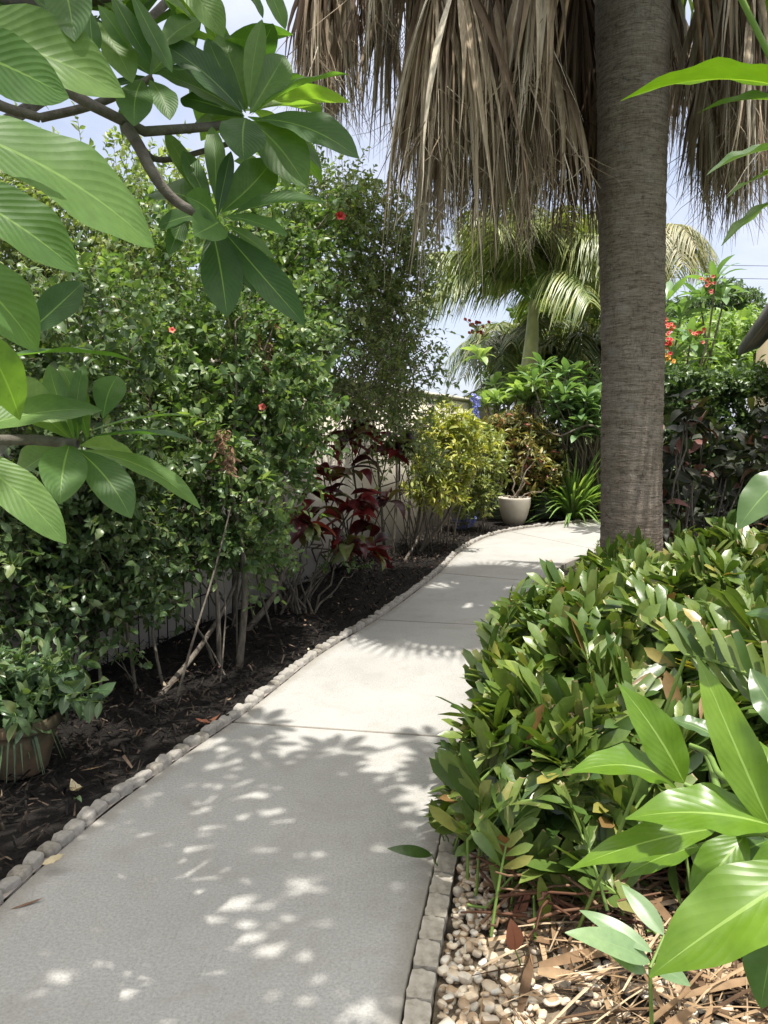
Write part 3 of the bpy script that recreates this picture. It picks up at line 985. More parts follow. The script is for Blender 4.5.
# dark trellis against the wall
g = Geo()
ta, tb = wall_at(4.55), wall_at(6.15)
wn = A(WD[1], -WD[0])
nb = 17
for k in range(nb):
    q = ta + (tb - ta) * k / (nb - 1) + wn * .13
    tubes(g, np.array([[q[0], q[1], -.02], [q[0], q[1], 1.5]]), A(.005, .005), 5)
for z in (.25, .8, 1.35):
    q0, q1 = ta + wn * .14, tb + wn * .14
    tubes(g, np.array([[*q0, z], [*q1, z]]), A(.006, .006), 5)
tag(g.build('garden_trellis', M['iron'], loc=(*ta, 0)), 'thin dark wire trellis standing against the cream wall under the climber', 'trellis')

# ------------------------------------------------------------------ left shrubs
# far-left hibiscus beyond the wall
c = P(70, 250, 6.9)
shrub('hibiscus_shrub', 'sunlit tall hibiscus rising beyond the cream wall, one red bloom among plumeria leaves', 'shrub', (c[0], c[1], 0),
      [[(c[0], c[1], 0), (c[0] + .05, c[1], 1.2), (c[0] - .05, c[1] + .1, 2.2)], [(c[0] + .1, c[1], 0), (c[0] + .35, c[1], 1.2), (c[0] + .6, c[1], 2.4)]],
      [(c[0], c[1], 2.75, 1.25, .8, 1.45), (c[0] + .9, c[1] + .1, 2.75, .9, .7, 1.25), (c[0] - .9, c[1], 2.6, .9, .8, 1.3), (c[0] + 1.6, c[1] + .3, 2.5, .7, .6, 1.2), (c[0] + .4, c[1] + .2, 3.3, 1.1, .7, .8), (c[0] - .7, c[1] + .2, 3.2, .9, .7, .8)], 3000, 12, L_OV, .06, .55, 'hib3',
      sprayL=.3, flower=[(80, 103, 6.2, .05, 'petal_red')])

# near-left climber mass
c = G(70, 712)
shrub('climbing_shrub', 'dense shaded green shrub at the far left, behind the mossy pot', 'shrub', (c[0], c[1] + .1, 0),
      [[(c[0] - .1, c[1] + .3, 0), (c[0] - .15, c[1] + .3, .6), (c[0] - .2, c[1] + .2, 1.2)],
       [(c[0] + .1, c[1] + .2, 0), (c[0] + .05, c[1] + .25, .7), (c[0] - .05, c[1] + .2, 1.4)],
       [(c[0] + .25, c[1] + .35, 0), (c[0] + .2, c[1] + .3, .7), (c[0] + .15, c[1] + .25, 1.5)]],
      [(c[0] - .15, c[1] + .25, 1.45, .72, .5, .75), (c[0] + .12, c[1] + .35, 1.05, .52, .45, .55), (c[0] - .45, c[1] + .1, .85, .6, .45, .5), (c[0] - .1, c[1] + .1, 2.0, .62, .45, .45), (c[0] + .05, c[1] + .25, .62, .45, .35, .35), tuple(P(100, 590, 4.6)) + (.3, .3, .22), tuple(P(20, 590, 4.3)) + (.45, .35, .35), tuple(P(60, 520, 4.3)) + (.5, .4, .5)],
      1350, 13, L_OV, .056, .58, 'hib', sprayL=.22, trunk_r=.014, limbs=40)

# middle rose-like shrub
c = G(165, 690)
c2 = G(255, 628)
shrub('flowering_shrub', 'broad bright green climbing shrub in sun and shade at the middle of the left bed', 'shrub', (c[0] + .2, c[1] + .3, 0),
      [[c, c + A(.17, .35, .22), c + A(.3, .65, .5), c + A(.35, .8, 1.0)],
       [c2 + A(-.05, 0, 0), c2 + A(.1, .14, .18), c2 + A(.2, .3, .42), c2 + A(.2, .35, .95)],
       [c2 + A(-.2, .2, 0), c2 + A(-.2, .2, .6), c2 + A(-.3, .2, 1.3)],
       [c + A(.25, .35, 0), c + A(.23, .4, .6), c + A(.1, .5, 1.3)],
       [c + A(.35, .5, 0), c + A(.4, .5, .6), c + A(.3, .5, 1.3)]],
      [tuple(P(245, 370, 5.2)) + (.62, .55, .75), tuple(P(215, 470, 5.0)) + (.6, .5, .55), tuple(P(180, 300, 5.4)) + (.7, .55, .8), tuple(P(150, 520, 4.9)) + (.5, .42, .5),
       tuple(P(285, 400, 5.4)) + (.36, .4, .55), tuple(P(250, 540, 5.1)) + (.33, .35, .3), tuple(P(130, 400, 5.2)) + (.6, .5, .8), tuple(P(150, 590, 4.7)) + (.25, .25, .2),
       tuple(P(292, 300, 5.8)) + (.45, .4, .6), tuple(P(285, 220, 6.0)) + (.5, .45, .45), tuple(P(230, 545, 5.0)) + (.3, .3, .2)],
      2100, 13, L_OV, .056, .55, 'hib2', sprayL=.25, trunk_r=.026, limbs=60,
      sprigs=[(264, 338, 4.85), (222, 432, 4.45), (226, 452, 4.45), (258, 318, 5.0)],
      flower=[(172, 331, 4.7, .025, 'petal_pink'), (262, 408, 4.85, .03, 'petal_pink')])

# tall airy hibiscus
c = G(405, 556)
shrub('tall_hibiscus', 'tall airy hibiscus with a small red flower near its top beside the dead fronds', 'shrub', (c[0] - .2, c[1], 0),
      [[c + A(.0, -.2, 0), c + A(.2, .1, .3), c + A(.25, .25, .55), c + A(.1, .3, 1.3)],
       [c + A(-.25, .1, 0), c + A(-.3, .15, .7), c + A(-.4, .2, 1.8)], [c + A(-.15, .2, 0), c + A(-.1, .2, .8), c + A(-.15, .1, 2.2)],
       [c + A(.2, .2, 0), c + A(.35, .25, .5), c + A(.5, .3, 1.3)], [c + A(.1, .3, 0), c + A(.2, .3, .6), c + A(.15, .3, 1.6)],
       [c + A(.25, .2, .1), c + A(.55, .25, .5), c + A(.7, .3, 1.1)]],
      [tuple(P(348, 235, 6.6)) + (.6, .5, .66), tuple(P(388, 290, 6.7)) + (.5, .5, .75), tuple(P(325, 330, 6.4)) + (.5, .45, .65), tuple(P(398, 380, 6.9)) + (.42, .42, .6),
       tuple(P(345, 200, 6.7)) + (.4, .4, .3), tuple(P(408, 440, 7.2)) + (.36, .36, .4), tuple(P(340, 400, 6.6)) + (.4, .35, .4), tuple(P(410, 250, 6.9)) + (.28, .35, .5), tuple(P(300, 205, 6.9)) + (.4, .4, .35)],
      1550, 13, L_OV, .044, .5, 'hib3', sprayL=.34, trunk_r=.022, limbs=110, shell=1.9,
      flower=[(340, 218, 6.0, .05, 'petal_red')])

# dark red leaved plant
c = G(345, 572)
th = thing('red_leaf_plant', 'dark red and maroon broad-leaved plant between the green shrubs and wall', 'shrub', (c[0], c[1], 0))
gf, gs = Geo(), Geo()
heads = [(322, 445, 6.6), (352, 440, 6.7), (388, 450, 6.9), (330, 480, 6.5), (355, 500, 6.6), (308, 528, 6.3), (345, 545, 6.5), (368, 520, 6.7), (296, 525, 6.2), (362, 425, 6.9), (385, 500, 6.9), (352, 468, 6.6), (340, 520, 6.5), (372, 550, 6.7), (325, 500, 6.5), (400, 442, 7.0)]
for (x, y, Y) in heads:
    h = P(x, y, Y)
    b0 = A(c[0] + random.uniform(-.25, .2), c[1] + random.uniform(-.1, .25), 0)
    tubes(gs, limb(b0, h, 7, 0, .08), np.linspace(.011, .006, 7), 5)
    n = random.randint(8, 12)
    a = RNG.random(n) * TAU
    d = np.stack([np.cos(a), np.sin(a), RNG.uniform(-.9, .5, n)], -1)
    scatter(gf, Leaf('ellipse', 6, 2, .2, -.25), np.repeat(h[None], n, 0) + RNG.normal(size=(n, 3)) * .03, d, UP + RNG.normal(size=(n, 3)) * .4,
            RNG.uniform(.18, .31, n), RNG.uniform(.085, .14, n), curl=RNG.uniform(.2, 1.5, n))
gs.build('stems', M['bark_grey'], th)
gf.build('foliage', M['ti'], th)

# leggy grey stems of bare shrub under the tall hibiscus (front of the wall)
c = G(300, 612)
th = thing('bare_stemmed_shrub', 'low shrub of bare grey twiggy stems in front of the dark red plant', 'shrub', (c[0], c[1], 0))
gs, gf = Geo(), Geo()
for k in range(26):
    b0 = c + A(random.uniform(-.2, .15), random.uniform(-.1, .2), 0)
    e_ = b0 + A(random.uniform(-.25, .45), random.uniform(-.1, .35), random.uniform(.3, .75))
    tubes(gs, limb(b0, e_, 7, .04, .1), np.linspace(.012, .003, 7), 5)
    if k % 2 == 0:
        sprays(gf, None, np.repeat(e_[None], 3, 0), RNG.normal(size=(3, 3)) + UP, .12, 8, L_OV, .05, .55)
gs.build('stems', M['bark_grey'], th)
gf.build('foliage', M['hib2'], th)

# yellow croton + lime croton
Lcro = Leaf('lance', 4, 2, .15, -.2)
c = G(440, 548)
shrub('yellow_croton', 'yellow topped croton bush with leggy bare lower stems beside the tall hibiscus', 'shrub', (c[0], c[1] + .3, 0),
      [[c + A(x_, y_, 0), c + A(x_ * 1.3, y_, .4), c + A(x_ * 2.2 + .05, y_, .95)] for x_, y_ in ((-.3, .2), (-.15, .1), (.0, .3), (.1, .1), (.2, .3), (-.25, .4), (.05, .5))],
      [tuple(P(450, 440, 9.7)) + (.5, .42, .42), tuple(P(438, 480, 9.5)) + (.4, .4, .32)], 300, 14, Lcro, .105, .32, 'croton_y', sprayL=.2, trunk_r=.015, limbs=60, up=.7, droop=.1)
c = G(478, 537)
shrub('lime_croton', 'lime green croton bush beside the cream pot', 'shrub', (c[0], c[1] + .5, 0),
      [[c + A(x_, y_, 0), c + A(x_ * 1.3, y_, .3), c + A(x_ * 2, y_, .8)] for x_, y_ in ((-.3, .4), (-.1, .5), (.1, .4), (.15, .6))],
      [tuple(P(478, 455, 11.6)) + (.42, .45, .5), tuple(P(470, 490, 11.4)) + (.38, .4, .35)], 330, 13, Lcro, .09, .34, 'croton_g', sprayL=.2, trunk_r=.013, limbs=60, up=.6, droop=.1)
c = G(525, 515)
shrub('mixed_croton', 'round clipped croton with yellow, green and red leaves behind the cream pot', 'shrub', (c[0], c[1] + .3, 0),
      [[c + A(x_, y_, 0), c + A(x_ * 1.3, y_, .5), c + A(x_ * 2, y_, 1.0)] for x_, y_ in ((-.2, .4), (0, .5), (.2, .4), (.1, .7))],
      [tuple(P(522, 442, 13.2)) + (.66, .5, .48), tuple(P(525, 472, 13.1)) + (.62, .5, .4), tuple(P(500, 438, 13.1)) + (.4, .4, .4)], 520, 12, Lcro, .125, .36, 'croton_m', sprayL=.2, trunk_r=.015, limbs=50, up=.7, droop=.05)

# cream pot with bare stems
pc = G(514, 524.5)
th = thing('flower_pot', 'cream tapered stone pot standing on the mulch at the bend of the path', 'flower pot', (pc[0], pc[1], 0))
g = Geo()
r = .27
lathe(g, [(0.001, .0), (.145, .0), (.165, .02), (.215, .15), (.255, .3), (.265, .4), (.27, .435), (.268, .45), (.25, .452), (.24, .44), (.235, .38), (.2, .36), (.001, .36)], pc, 40)
g.build('bowl', M['cream_pot'], th)
g = Geo()
lathe(g, [(0.001, .375), (.1, .378), (.233, .37)], pc, 24)
g.build('potting_soil', M['soil'], th)
th = thing('potted_shrub', 'leafless pale forked stems growing out of the cream pot', 'pot plant', (pc[0], pc[1], .37))
g = Geo()
for e_ in ((535, 460, 12.3), (514, 470, 12.4), (545, 488, 12.2), (499, 492, 12.3), (530, 440, 12.4)):
    q = P(*e_)
    tubes(g, limb((pc[0] + random.uniform(-.06, .08), pc[1], .36), q, 8, .02, .08), np.linspace(.018, .008, 8), 6)
g.build('stems', M['palm_grey'], th)
g = Geo()
for e_ in ((535, 460, 12.3), (530, 440, 12.4)):
    sprays(g, None, np.repeat(P(*e_)[None], 4, 0), RNG.normal(size=(4, 3)) + UP, .2, 8, Lcro, .12, .36)
g.build('foliage', M['croton_m'], th)

# strap-leaved clump
c = G(577, 521) + A(0, .35, 0)
g = Geo()
N = 300
a = RNG.random(N) * TAU
rr = RNG.random(N) ** .6
K = 7
t = np.linspace(0, 1, K)
Ls = RNG.uniform(.8, 1.35, N)
el = np.clip(RNG.normal(1.15, .28, N), .4, 1.5)
hx = np.cos(el)[:, None] * t + .35 * t ** 2
hz = np.sin(el)[:, None] * t - .75 * np.cos(el)[:, None] * t ** 2.2
base = np.stack([c[0] + np.cos(a) * .2 * rr, c[1] + np.sin(a) * .2 * rr, np.zeros(N)], -1)
pts = base[:, None] + np.stack([np.cos(a)[:, None] * hx, np.sin(a)[:, None] * hx, hz], -1) * Ls[:, None, None]
pts[..., 2] = np.maximum(pts[..., 2], .02)
ribbons(g, pts, .042 * np.array([.8, 1, 1, 1, .9, .6, .12])[None] * np.ones((N, 1)), nrm(np.stack([-np.cos(a) * .6, -np.sin(a) * .6, np.ones(N)], -1)), fold=.3)
tag(g.build('strap_leaf_clump', M['strap'], loc=(c[0], c[1], 0)), 'bright green arching strap-leaved clump at the bend beside the palm trunk', 'plant')


# whorled plants (plumeria-like)
def whorls(g, centres, n, leaf, L, W, tilt=.25, gs=None):
    for h in centres:
        k = random.randint(n - 2, n + 3)
        a = np.arange(k) * 2.4 + random.random() * 6
        ti = np.linspace(-.35, .9, k) + tilt * .3
        d = np.stack([np.cos(a), np.sin(a), ti], -1) + RNG.normal(size=(k, 3)) * .12
        S = L * RNG.uniform(.75, 1.15, k)
        scatter(g, leaf, np.repeat(np.asarray(h)[None], k, 0) + RNG.normal(size=(k, 3)) * .012, d, UP + RNG.normal(size=(k, 3)) * .2, S, S * W, curl=RNG.uniform(.2, 1.4, k))


Lpl = Leaf('plum', 6, 2, .12, -.16)
th = thing('light_green_plumeria', 'light green whorled shrub above the round croton, in front of the far palm', 'shrub', (*P(520, 420, 14)[:2], 0))
g, gs = Geo(), Geo()
cs = [P(random.gauss(520, 22), random.gauss(394, 11), random.uniform(13.6, 14.3)) for _ in range(34)]
whorls(g, cs, 9, Lpl, .36, .36)
b0 = A(*P(520, 420, 14)[:2], 0)
for h in cs: tubes(gs, limb(b0 + A(random.uniform(-.3, .3), 0, 0), h, 6, 0, .06), np.linspace(.02, .009, 6), 5)
gs.build('branches', M['bark_grey'], th)
g.build('foliage', M['whorl'], th)
th = thing('deep_green_plumeria', 'deep green plumeria with a bent grey branch just left of the big palm trunk', 'shrub', (*P(590, 420, 13.2)[:2], 0))
g, gs = Geo(), Geo()
cs = [P(random.gauss(578, 18), random.gauss(404, 19), random.uniform(12.7, 13.6)) for _ in range(52)]
whorls(g, cs, 9, Lpl, .36, .3)
b0 = A(*P(600, 420, 13.2)[:2], 0)
for h in cs: tubes(gs, limb(b0 + A(random.uniform(-.3, .3), 0, 0), h, 6, 0, .06), np.linspace(.024, .01, 6), 5)
cs2 = [P(random.uniform(560, 625), random.uniform(425, 500), random.uniform(13.6, 14.4)) for _ in range(40)]
whorls(g, cs2, 9, Lpl, .32, .34)
br = bez([P(625, 436, 12.9), P(603, 430, 12.7), P(588, 425, 12.6), P(570, 432, 12.6), P(560, 436, 12.7), P(548, 431, 12.8)], 14)
tubes(gs, br, np.linspace(.022, .012, 14), 7)
gs.build('branches', M['bark_grey'], th)
g.build('foliage', M['whorl_d'], th)

# dark filler shrub behind the strap-leaved clump
c = A(*P(592, 520, 14.4)[:2], 0)
shrub('shade_shrub', 'dark leafy shrub in shade behind the strap-leaved clump', 'shrub', tuple(c),
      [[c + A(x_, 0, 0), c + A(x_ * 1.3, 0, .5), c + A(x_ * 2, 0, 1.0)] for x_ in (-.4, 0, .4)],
      [(c[0], c[1], .7, .9, .5, .75), (c[0] - .5, c[1], .9, .6, .5, .7), (c[0] + .5, c[1], 1.0, .7, .5, .8)], 420, 12, L_OV, .1, .5, 'hib', sprayL=.25, limbs=20)

# red-flowered plumeria right of the trunk
th = thing('red_flowered_plumeria', 'plumeria with coral red flower clusters right of the big palm trunk', 'shrub', (*P(672, 420, 11)[:2], 0))
g, gs = Geo(), Geo()
cs = [P(x, y, Y) for x, y, Y in ((690, 345, 10.8), (672, 360, 10.9), (700, 360, 11.2), (680, 320, 11.3), (668, 300, 11.4), (715, 285, 11), (660, 380, 11), (700, 300, 11.5), (655, 330, 11.2), (640, 350, 11), (640, 310, 11.3), (724, 300, 11.2))]
whorls(g, cs, 11, Lpl, .42, .24)
for h in cs: tubes(gs, limb(A(*P(672, 420, 11)[:2], 0), h, 6, 0, .05), np.linspace(.03, .012, 6), 5)
gs.build('branches', M['bark_grey'], th)
g.build('foliage', M['whorl_d'], th)
for (x, y, Y, fm) in ((667, 327, 10.7, 'petal_pink'), (668, 343, 10.6, 'petal_red'), (698, 335, 10.6, 'petal_pink'), (708, 286, 10.8, 'petal_pink'), (667, 362, 10.6, 'petal_orange')):
    gg = Geo()
    c0 = P(x, y, Y)
    for k in range(9):
        q = c0 + RNG.normal(size=3) * A(.05, .04, .045)
        merge(gg, blossom(q, .036, fm, None, face=A(random.uniform(-.5, .5), -1, random.uniform(-.1, .8))), 0)
        tubes(gg, np.array([c0 + A(0, .06, -.06), q]), A(.006, .005), 4, 1)
    gg.build('flower_cluster', [M[fm], M['green_stem']], th)


# ------------------------------------------------------------------ pinnate palms
def pinnate(g, gr, base, az, el, L, nl, ll, lw, droop=.9, sag=.55, mat=0, vee=.15):
    K = 14
    t = np.linspace(0, 1, K)
    dh, dz = math.cos(el), math.sin(el)
    hor = A(math.cos(az), math.sin(az), 0)
    pts = np.asarray(base)[None] + hor * (dh * t * L)[:, None] + UP * ((dz * t - droop * t ** 2.1) * L)[:, None]
    tubes(gr, pts, np.linspace(.022, .005, K) * L / 2.2, 5)
    tl = np.linspace(.2, .99, nl)
    for sgn in (-1, 1):
        q = np.stack([np.interp(tl, t, pts[:, i]) for i in range(3)], -1)
        tan = nrm(np.stack([np.interp(tl, t, np.gradient(pts[:, i])) for i in range(3)], -1))
        side = nrm(np.cross(tan, UP)) * sgn
        up = np.cross(side * sgn, tan)
        d = nrm(side * .85 + tan * .55 + up * vee + RNG.normal(size=q.shape) * .1)
        ln = ll * (np.sin(np.pi * (.12 + .8 * tl)) ** .6) * RNG.uniform(.85, 1.1, nl)
        k = 5
        s = np.linspace(0, 1, k)
        pp = q[:, None] + d[:, None] * (ln[:, None] * s)[..., None] - UP * (sag * ln[:, None] * s ** 2 * RNG.uniform(.7, 1.3, (nl, 1)))[..., None]
        ribbons(g, pp, lw * np.array([.5, 1, .9, .6, .08])[None] * np.ones((nl, 1)), np.broadcast_to(nrm(up + side * .2), q.shape), mat, fold=.35)


# main far palm
pb = A(*P(533, 430, 15)[:2], 0)
ptop = P(534, 300, 15)
th = thing('feather_palm', 'feather palm with swollen yellow green crownshaft beyond the croton', 'palm tree', (pb[0], pb[1], 0))
g = Geo()
q = bez([pb, P(527, 395, 15)], 12)
tubes(g, q, np.linspace(.27, .24, 12), 18)
g.build('trunk', M['palm_grey'], th)
g = Geo()
q = bez([P(527, 395.3, 15), P(529, 372, 15), P(532, 335, 15), ptop], 16)
tubes(g, q, np.interp(np.linspace(0, 1, 16), [0, .1, .3, .6, 1], [.215, .205, .165, .13, .09]), 18)
g.build('crownshaft', M['crownshaft'], th)
FR = []
for k in range(17):
    az = k * 2.399 + .4
    el = [1.35, 1.1, .9, .7, 1.2, 1.0][k % 6]
    FR.append((az, el, random.uniform(2.7, 3.2), .58))
for az, el in ((math.pi * .98, .85), (math.pi * 1.06, .62), (math.pi * .9, 1.1), (-.05, .8), (.12, 1.05), (-1.4, 1.0), (-1.0, .8), (3.6, 1.05), (-2.2, .9), (-.4, 1.15), (.3, .6)):
    FR.append((az, el, 3.0, .42))
for k in range(9):
    FR.append((k * .7 + .2, random.uniform(1.0, 1.42), random.uniform(2.6, 3.1), random.uniform(.3, .5)))
for az, el, L_, dr_ in FR:
    g, gr = Geo(), Geo()
    pinnate(g, gr, ptop + UP * random.uniform(-.15, .2), az, el, L_, 74, .8, .034, droop=dr_ + .18 * (el < .85), sag=.95)
    merge(g, gr, 1)
    g.build('frond', [M['palm_g'], M['green_stem']], th)

# second far palm, hidden trunk behind the big one
th = thing('pale_palm', 'palm with pale drying fronds showing right of the big trunk', 'palm tree', (*P(658, 420, 13.5)[:2], 0))
g, gr = Geo(), Geo()
tb = P(658, 236, 13.5)
gt = Geo()
tubes(gt, bez([A(tb[0], tb[1], 0), A(tb[0] - .05, tb[1], 2), tb], 10), np.linspace(.16, .11, 10), 12)
gt.build('trunk', M['palm_grey'], th)
for k in range(15):
    az = k * 2.399
    pinnate(g, gr, tb, az, random.uniform(.1, 1.1), random.uniform(.85, 1.2), 36, .5, .022, droop=.95, sag=.9)
gr.build('leaf_stalks', M['thatch'], th)
g.build('fronds', M['palm_old'], th)

# areca clump behind
th = thing('areca_palm', 'dark areca palm clump with thin yellow canes behind the feather palm', 'palm', (*P(560, 420, 17)[:2], 0))
g, gr, gt = Geo(), Geo(), Geo()
for k in range(17):
    b0 = A(*P(random.uniform(505, 610), 420, 17)[:2], 0) + A(0, random.uniform(-.6, .6), 0)
    tp = b0 + A(random.uniform(-.4, .4), 0, random.uniform(2.2, 3.9))
    tubes(gt, limb(b0, tp, 6, 0, .03), np.linspace(.045, .03, 6), 7)
    for j in range(7):
        pinnate(g, gr, tp, random.uniform(0, TAU), random.uniform(.5, 1.3), random.uniform(1.2, 1.7), 26, .5, .038, droop=.8, sag=.7)
gt.build('canes', M['crownshaft'], th)
gr.build('leaf_stalks', M['crownshaft'], th)
g.build('fronds', M['areca'], th)
th = thing('fan_leaf_palm', 'small arching palm with reddish flower stalk at the edge of the sky gap', 'palm', (*P(500, 420, 17)[:2], 0))
g, gr, gt = Geo(), Geo(), Geo()
tp = P(497, 345, 17)
tubes(gt, limb(A(tp[0], tp[1], 0), tp, 7, 0, .02), np.linspace(.09, .06, 7), 9)
for k in range(12):
    pinnate(g, gr, tp, k * 2.399 + 2.9, random.uniform(.2, 1.0), random.uniform(1.0, 1.35), 30, .42, .032, droop=1.0, sag=.8)
pinnate(g, gr, tp, math.pi, .55, 1.3, 34, .4, .03, droop=1.35, sag=.6)
gt.build('trunk', M['palm_grey'], th)
gr.build('leaf_stalks', M['green_stem'], th)
g.build('fronds', M['areca'], th)
gg = Geo()
c0 = P(478, 330, 15.8)
for k in range(26):
    q = P(476 + random.gauss(0, 5), 328 + random.gauss(0, 4), 16.2)
    merge(gg, blossom(q, .05, 'petal_pink', None), 0)
    tubes(gg, np.array([c0, q]), A(.008, .005), 4, 1)
gg.build('flower_cluster', [M['petal_pink'], M['green_stem']], th)

# blue flowering vine on the wall
vb = P(474, 396, 12.6)
th = thing('blue_flowering_vine', 'thin vine of pale blue flowers hanging down the sunlit cream wall', 'vine', (vb[0], vb[1], 2.1))
g = Geo()
for k in range(110):
    c = P(474 + random.gauss(0, 2.3), 395 + k * .36, 12.45)
    merge(g, blossom(c, .034, 'petal_blue', None, face=A(random.gauss(.2, .5), -1, random.gauss(.2, .5))), 0)
    tubes(g, np.array([P(474, 395 + k * .36 - 1, 12.5), c]), A(.004, .003), 4, 1)
g.build('flower_spray', [M['petal_blue'], M['twig']], th)
g = Geo()
for k in range(4):
    tubes(g, limb(P(474 + random.gauss(0, 2), 394, 12.5), P(474 + random.gauss(0, 3), 436, 12.5), 8, 0, .06), np.linspace(.006, .003, 8), 4)
g.build('stems', M['twig'], th)
th = thing('blue_flowers', 'small patch of blue flowers low beside the mulch under the lime croton', 'flowers', (*G(465, 530)[:2], 0))
g = Geo()
for k in range(46):
    c = G(465, 531) + A(random.gauss(0, .08), random.gauss(0, .05), abs(random.gauss(.2, .09)))
    merge(g, blossom(c, .035, 'petal_blue', None), 0)
    tubes(g, np.array([G(465, 531) + A(0, 0, .12), c]), A(.004, .003), 4, 1)
g.build('flower_heads', [M['petal_blue'], M['green_stem']], th)
g = Geo()
for k in range(14):
    c = G(465, 531)
    tubes(g, limb(c + A(random.gauss(0, .03), 0, 0), c + A(random.gauss(0, .09), random.gauss(0, .05), abs(random.gauss(.22, .08))), 5, 0, .05), np.linspace(.004, .002, 5), 4)
g.build('stems', M['green_stem'], th)

# ------------------------------------------------------------------ big palm
TY = 5.85
tb = P(631, 560, TY)
tt_ = P(633, 0, TY)
slope = (tt_[:2] - tb[:2]) / (tt_[2] - tb[2])
TX = lambda z: tb[0] + slope[0] * (z - tb[2])
th = thing('skirted_palm', 'tall thick palm trunk with a hanging skirt of dead fronds', 'palm tree', (TX(0), TY, 0))
K, n = 260, 72
z = np.linspace(-.05, 6.3, K)
rad = np.interp(z, [-.05, .1, .5, 1.2, 2.6, 4.9, 6.3], [.29, .26, .236, .225, .232, .266, .28])
rad = rad + .0022 * np.sin(z * 66 + np.sin(z * 9)) + .0018 * np.sin(z * 131)
a = np.arange(n) / n * TAU
R = rad[:, None] * (1 + .014 * np.sin(3 * a[None] + z[:, None] * 1.3) + .008 * np.sin(7 * a[None] + 2 * z[:, None]) + .012 * np.sin(z[:, None] * 3.7 + a[None]) + .006 * np.sin(z[:, None] * 23 + 2 * np.sin(2 * a[None])))
v = np.stack([TX(z)[:, None] + R * np.cos(a), TY + R * np.sin(a), np.broadcast_to(z[:, None], R.shape)], -1)
k = np.arange(K - 1)[:, None] * n
j = np.arange(n)[None]
g = Geo()
g.add(v, np.stack(np.broadcast_arrays(k + j, k + (j + 1) % n, k + n + (j + 1) % n, k + n + j), -1))
g.build('trunk', M['palm_bark'], th)


def dead_frond(g, H, out, Ls, n=30, spread=1.0, w=.034):
    w *= 1.45
    """a dead fan leaf hanging from its stalk: pleated segments that fall towards the ground"""
    out = nrm(A(out[0], out[1], 0))
    lat = A(-out[1], out[0], 0)
    a = np.linspace(-1, 1, n) * spread + RNG.normal(size=n) * .05
    D = nrm(-UP + out * random.uniform(.05, .3))
    d0 = D[None] * np.cos(a)[:, None] + lat[None] * np.sin(a)[:, None] + out * RNG.normal(0, .1, n)[:, None]
    K = 9
    t = np.linspace(0, 1, K)[None, :, None]
    ln = Ls * RNG.uniform(.72, 1.1, n) * (.8 + .2 * np.cos(a))
    g_ = np.clip(t * 1.25, 0, 1)
    dirs = nrm(d0[:, None] * (1 - .78 * g_) - UP * .85 * g_ + RNG.normal(size=(n, 1, 3)) * .1 * t ** 2 + RNG.normal(size=(n, K, 3)) * .04 * t)
    pts = np.asarray(H)[None, None] + np.cumsum(dirs * (ln[:, None, None] / K), 1)
    pts = np.concatenate([np.broadcast_to(np.asarray(H), (n, 1, 3)), pts], 1)
    ww = w * np.array([.4, .85, 1, 1, .85, .6, .38, .22, .12, .04])[None] * RNG.uniform(.7, 1.2, (n, 1))
    tw = RNG.normal(size=(n, 1)) * .45 + np.linspace(0, 1, K + 1)[None] * RNG.normal(size=(n, 1)) * 1.5
    nor = out[None, None] * np.cos(tw)[..., None] + lat[None, None] * np.sin(tw)[..., None]
    ribbons(g, pts, ww, nor, fold=.5)
    # frayed threads
    m = n
    i = RNG.integers(0, n, m)
    s0 = pts[i, 6]
    kk = 5
    tt = np.linspace(0, 1, kk)[None, :, None]
    th_ = s0[:, None] + (RNG.normal(size=(m, 1, 3)) * A(.16, .16, .05) - UP * RNG.uniform(.2, .5, (m, 1, 1))) * tt + RNG.normal(size=(m, kk, 3)) * .012 * tt
    ribbons(g, th_, np.full((m, kk), .006) * np.array([1, 1, .8, .6, .3])[None], nrm(RNG.normal(size=(m, 3))))


gs_ = Geo()
gp = Geo()
fr = []
for _ in range(9): fr.append((random.uniform(316, 400), random.uniform(-80, 0), random.uniform(6.0, 7.0), random.uniform(1.15, 1.5)))
for _ in range(6): fr.append((random.uniform(375, 430), random.uniform(-110, -60), random.uniform(5.8, 7.0), random.uniform(1.1, 1.4)))
for _ in range(15): fr.append((random.uniform(425, 560), random.uniform(-90, -10), random.uniform(5.1, 6.1), random.uniform(1.4, 2.0)))
for _ in range(13): fr.append((random.uniform(440, 560), random.uniform(20, 90), random.uniform(5.4, 6.4), random.uniform(1.15, 1.45)))
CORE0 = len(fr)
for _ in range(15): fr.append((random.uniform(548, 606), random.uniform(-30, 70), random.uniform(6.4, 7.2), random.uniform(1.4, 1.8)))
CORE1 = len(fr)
for _ in range(15): fr.append((random.uniform(692, 800), random.uniform(-90, 20), random.uniform(5.4, 6.8), random.uniform(1.2, 1.75)))
for _ in range(6): fr.append((random.uniform(690, 750), random.uniform(40, 90), random.uniform(5.9, 6.9), random.uniform(1.0, 1.25)))
for _ in range(8): fr.append((random.uniform(600, 680), random.uniform(-60, 60), random.uniform(7.0, 7.8), random.uniform(1.1, 1.5)))
for _ in range(7): fr.append((random.uniform(810, 930), random.uniform(-90, 20), random.uniform(5.4, 6.8), random.uniform(1.2, 1.6)))
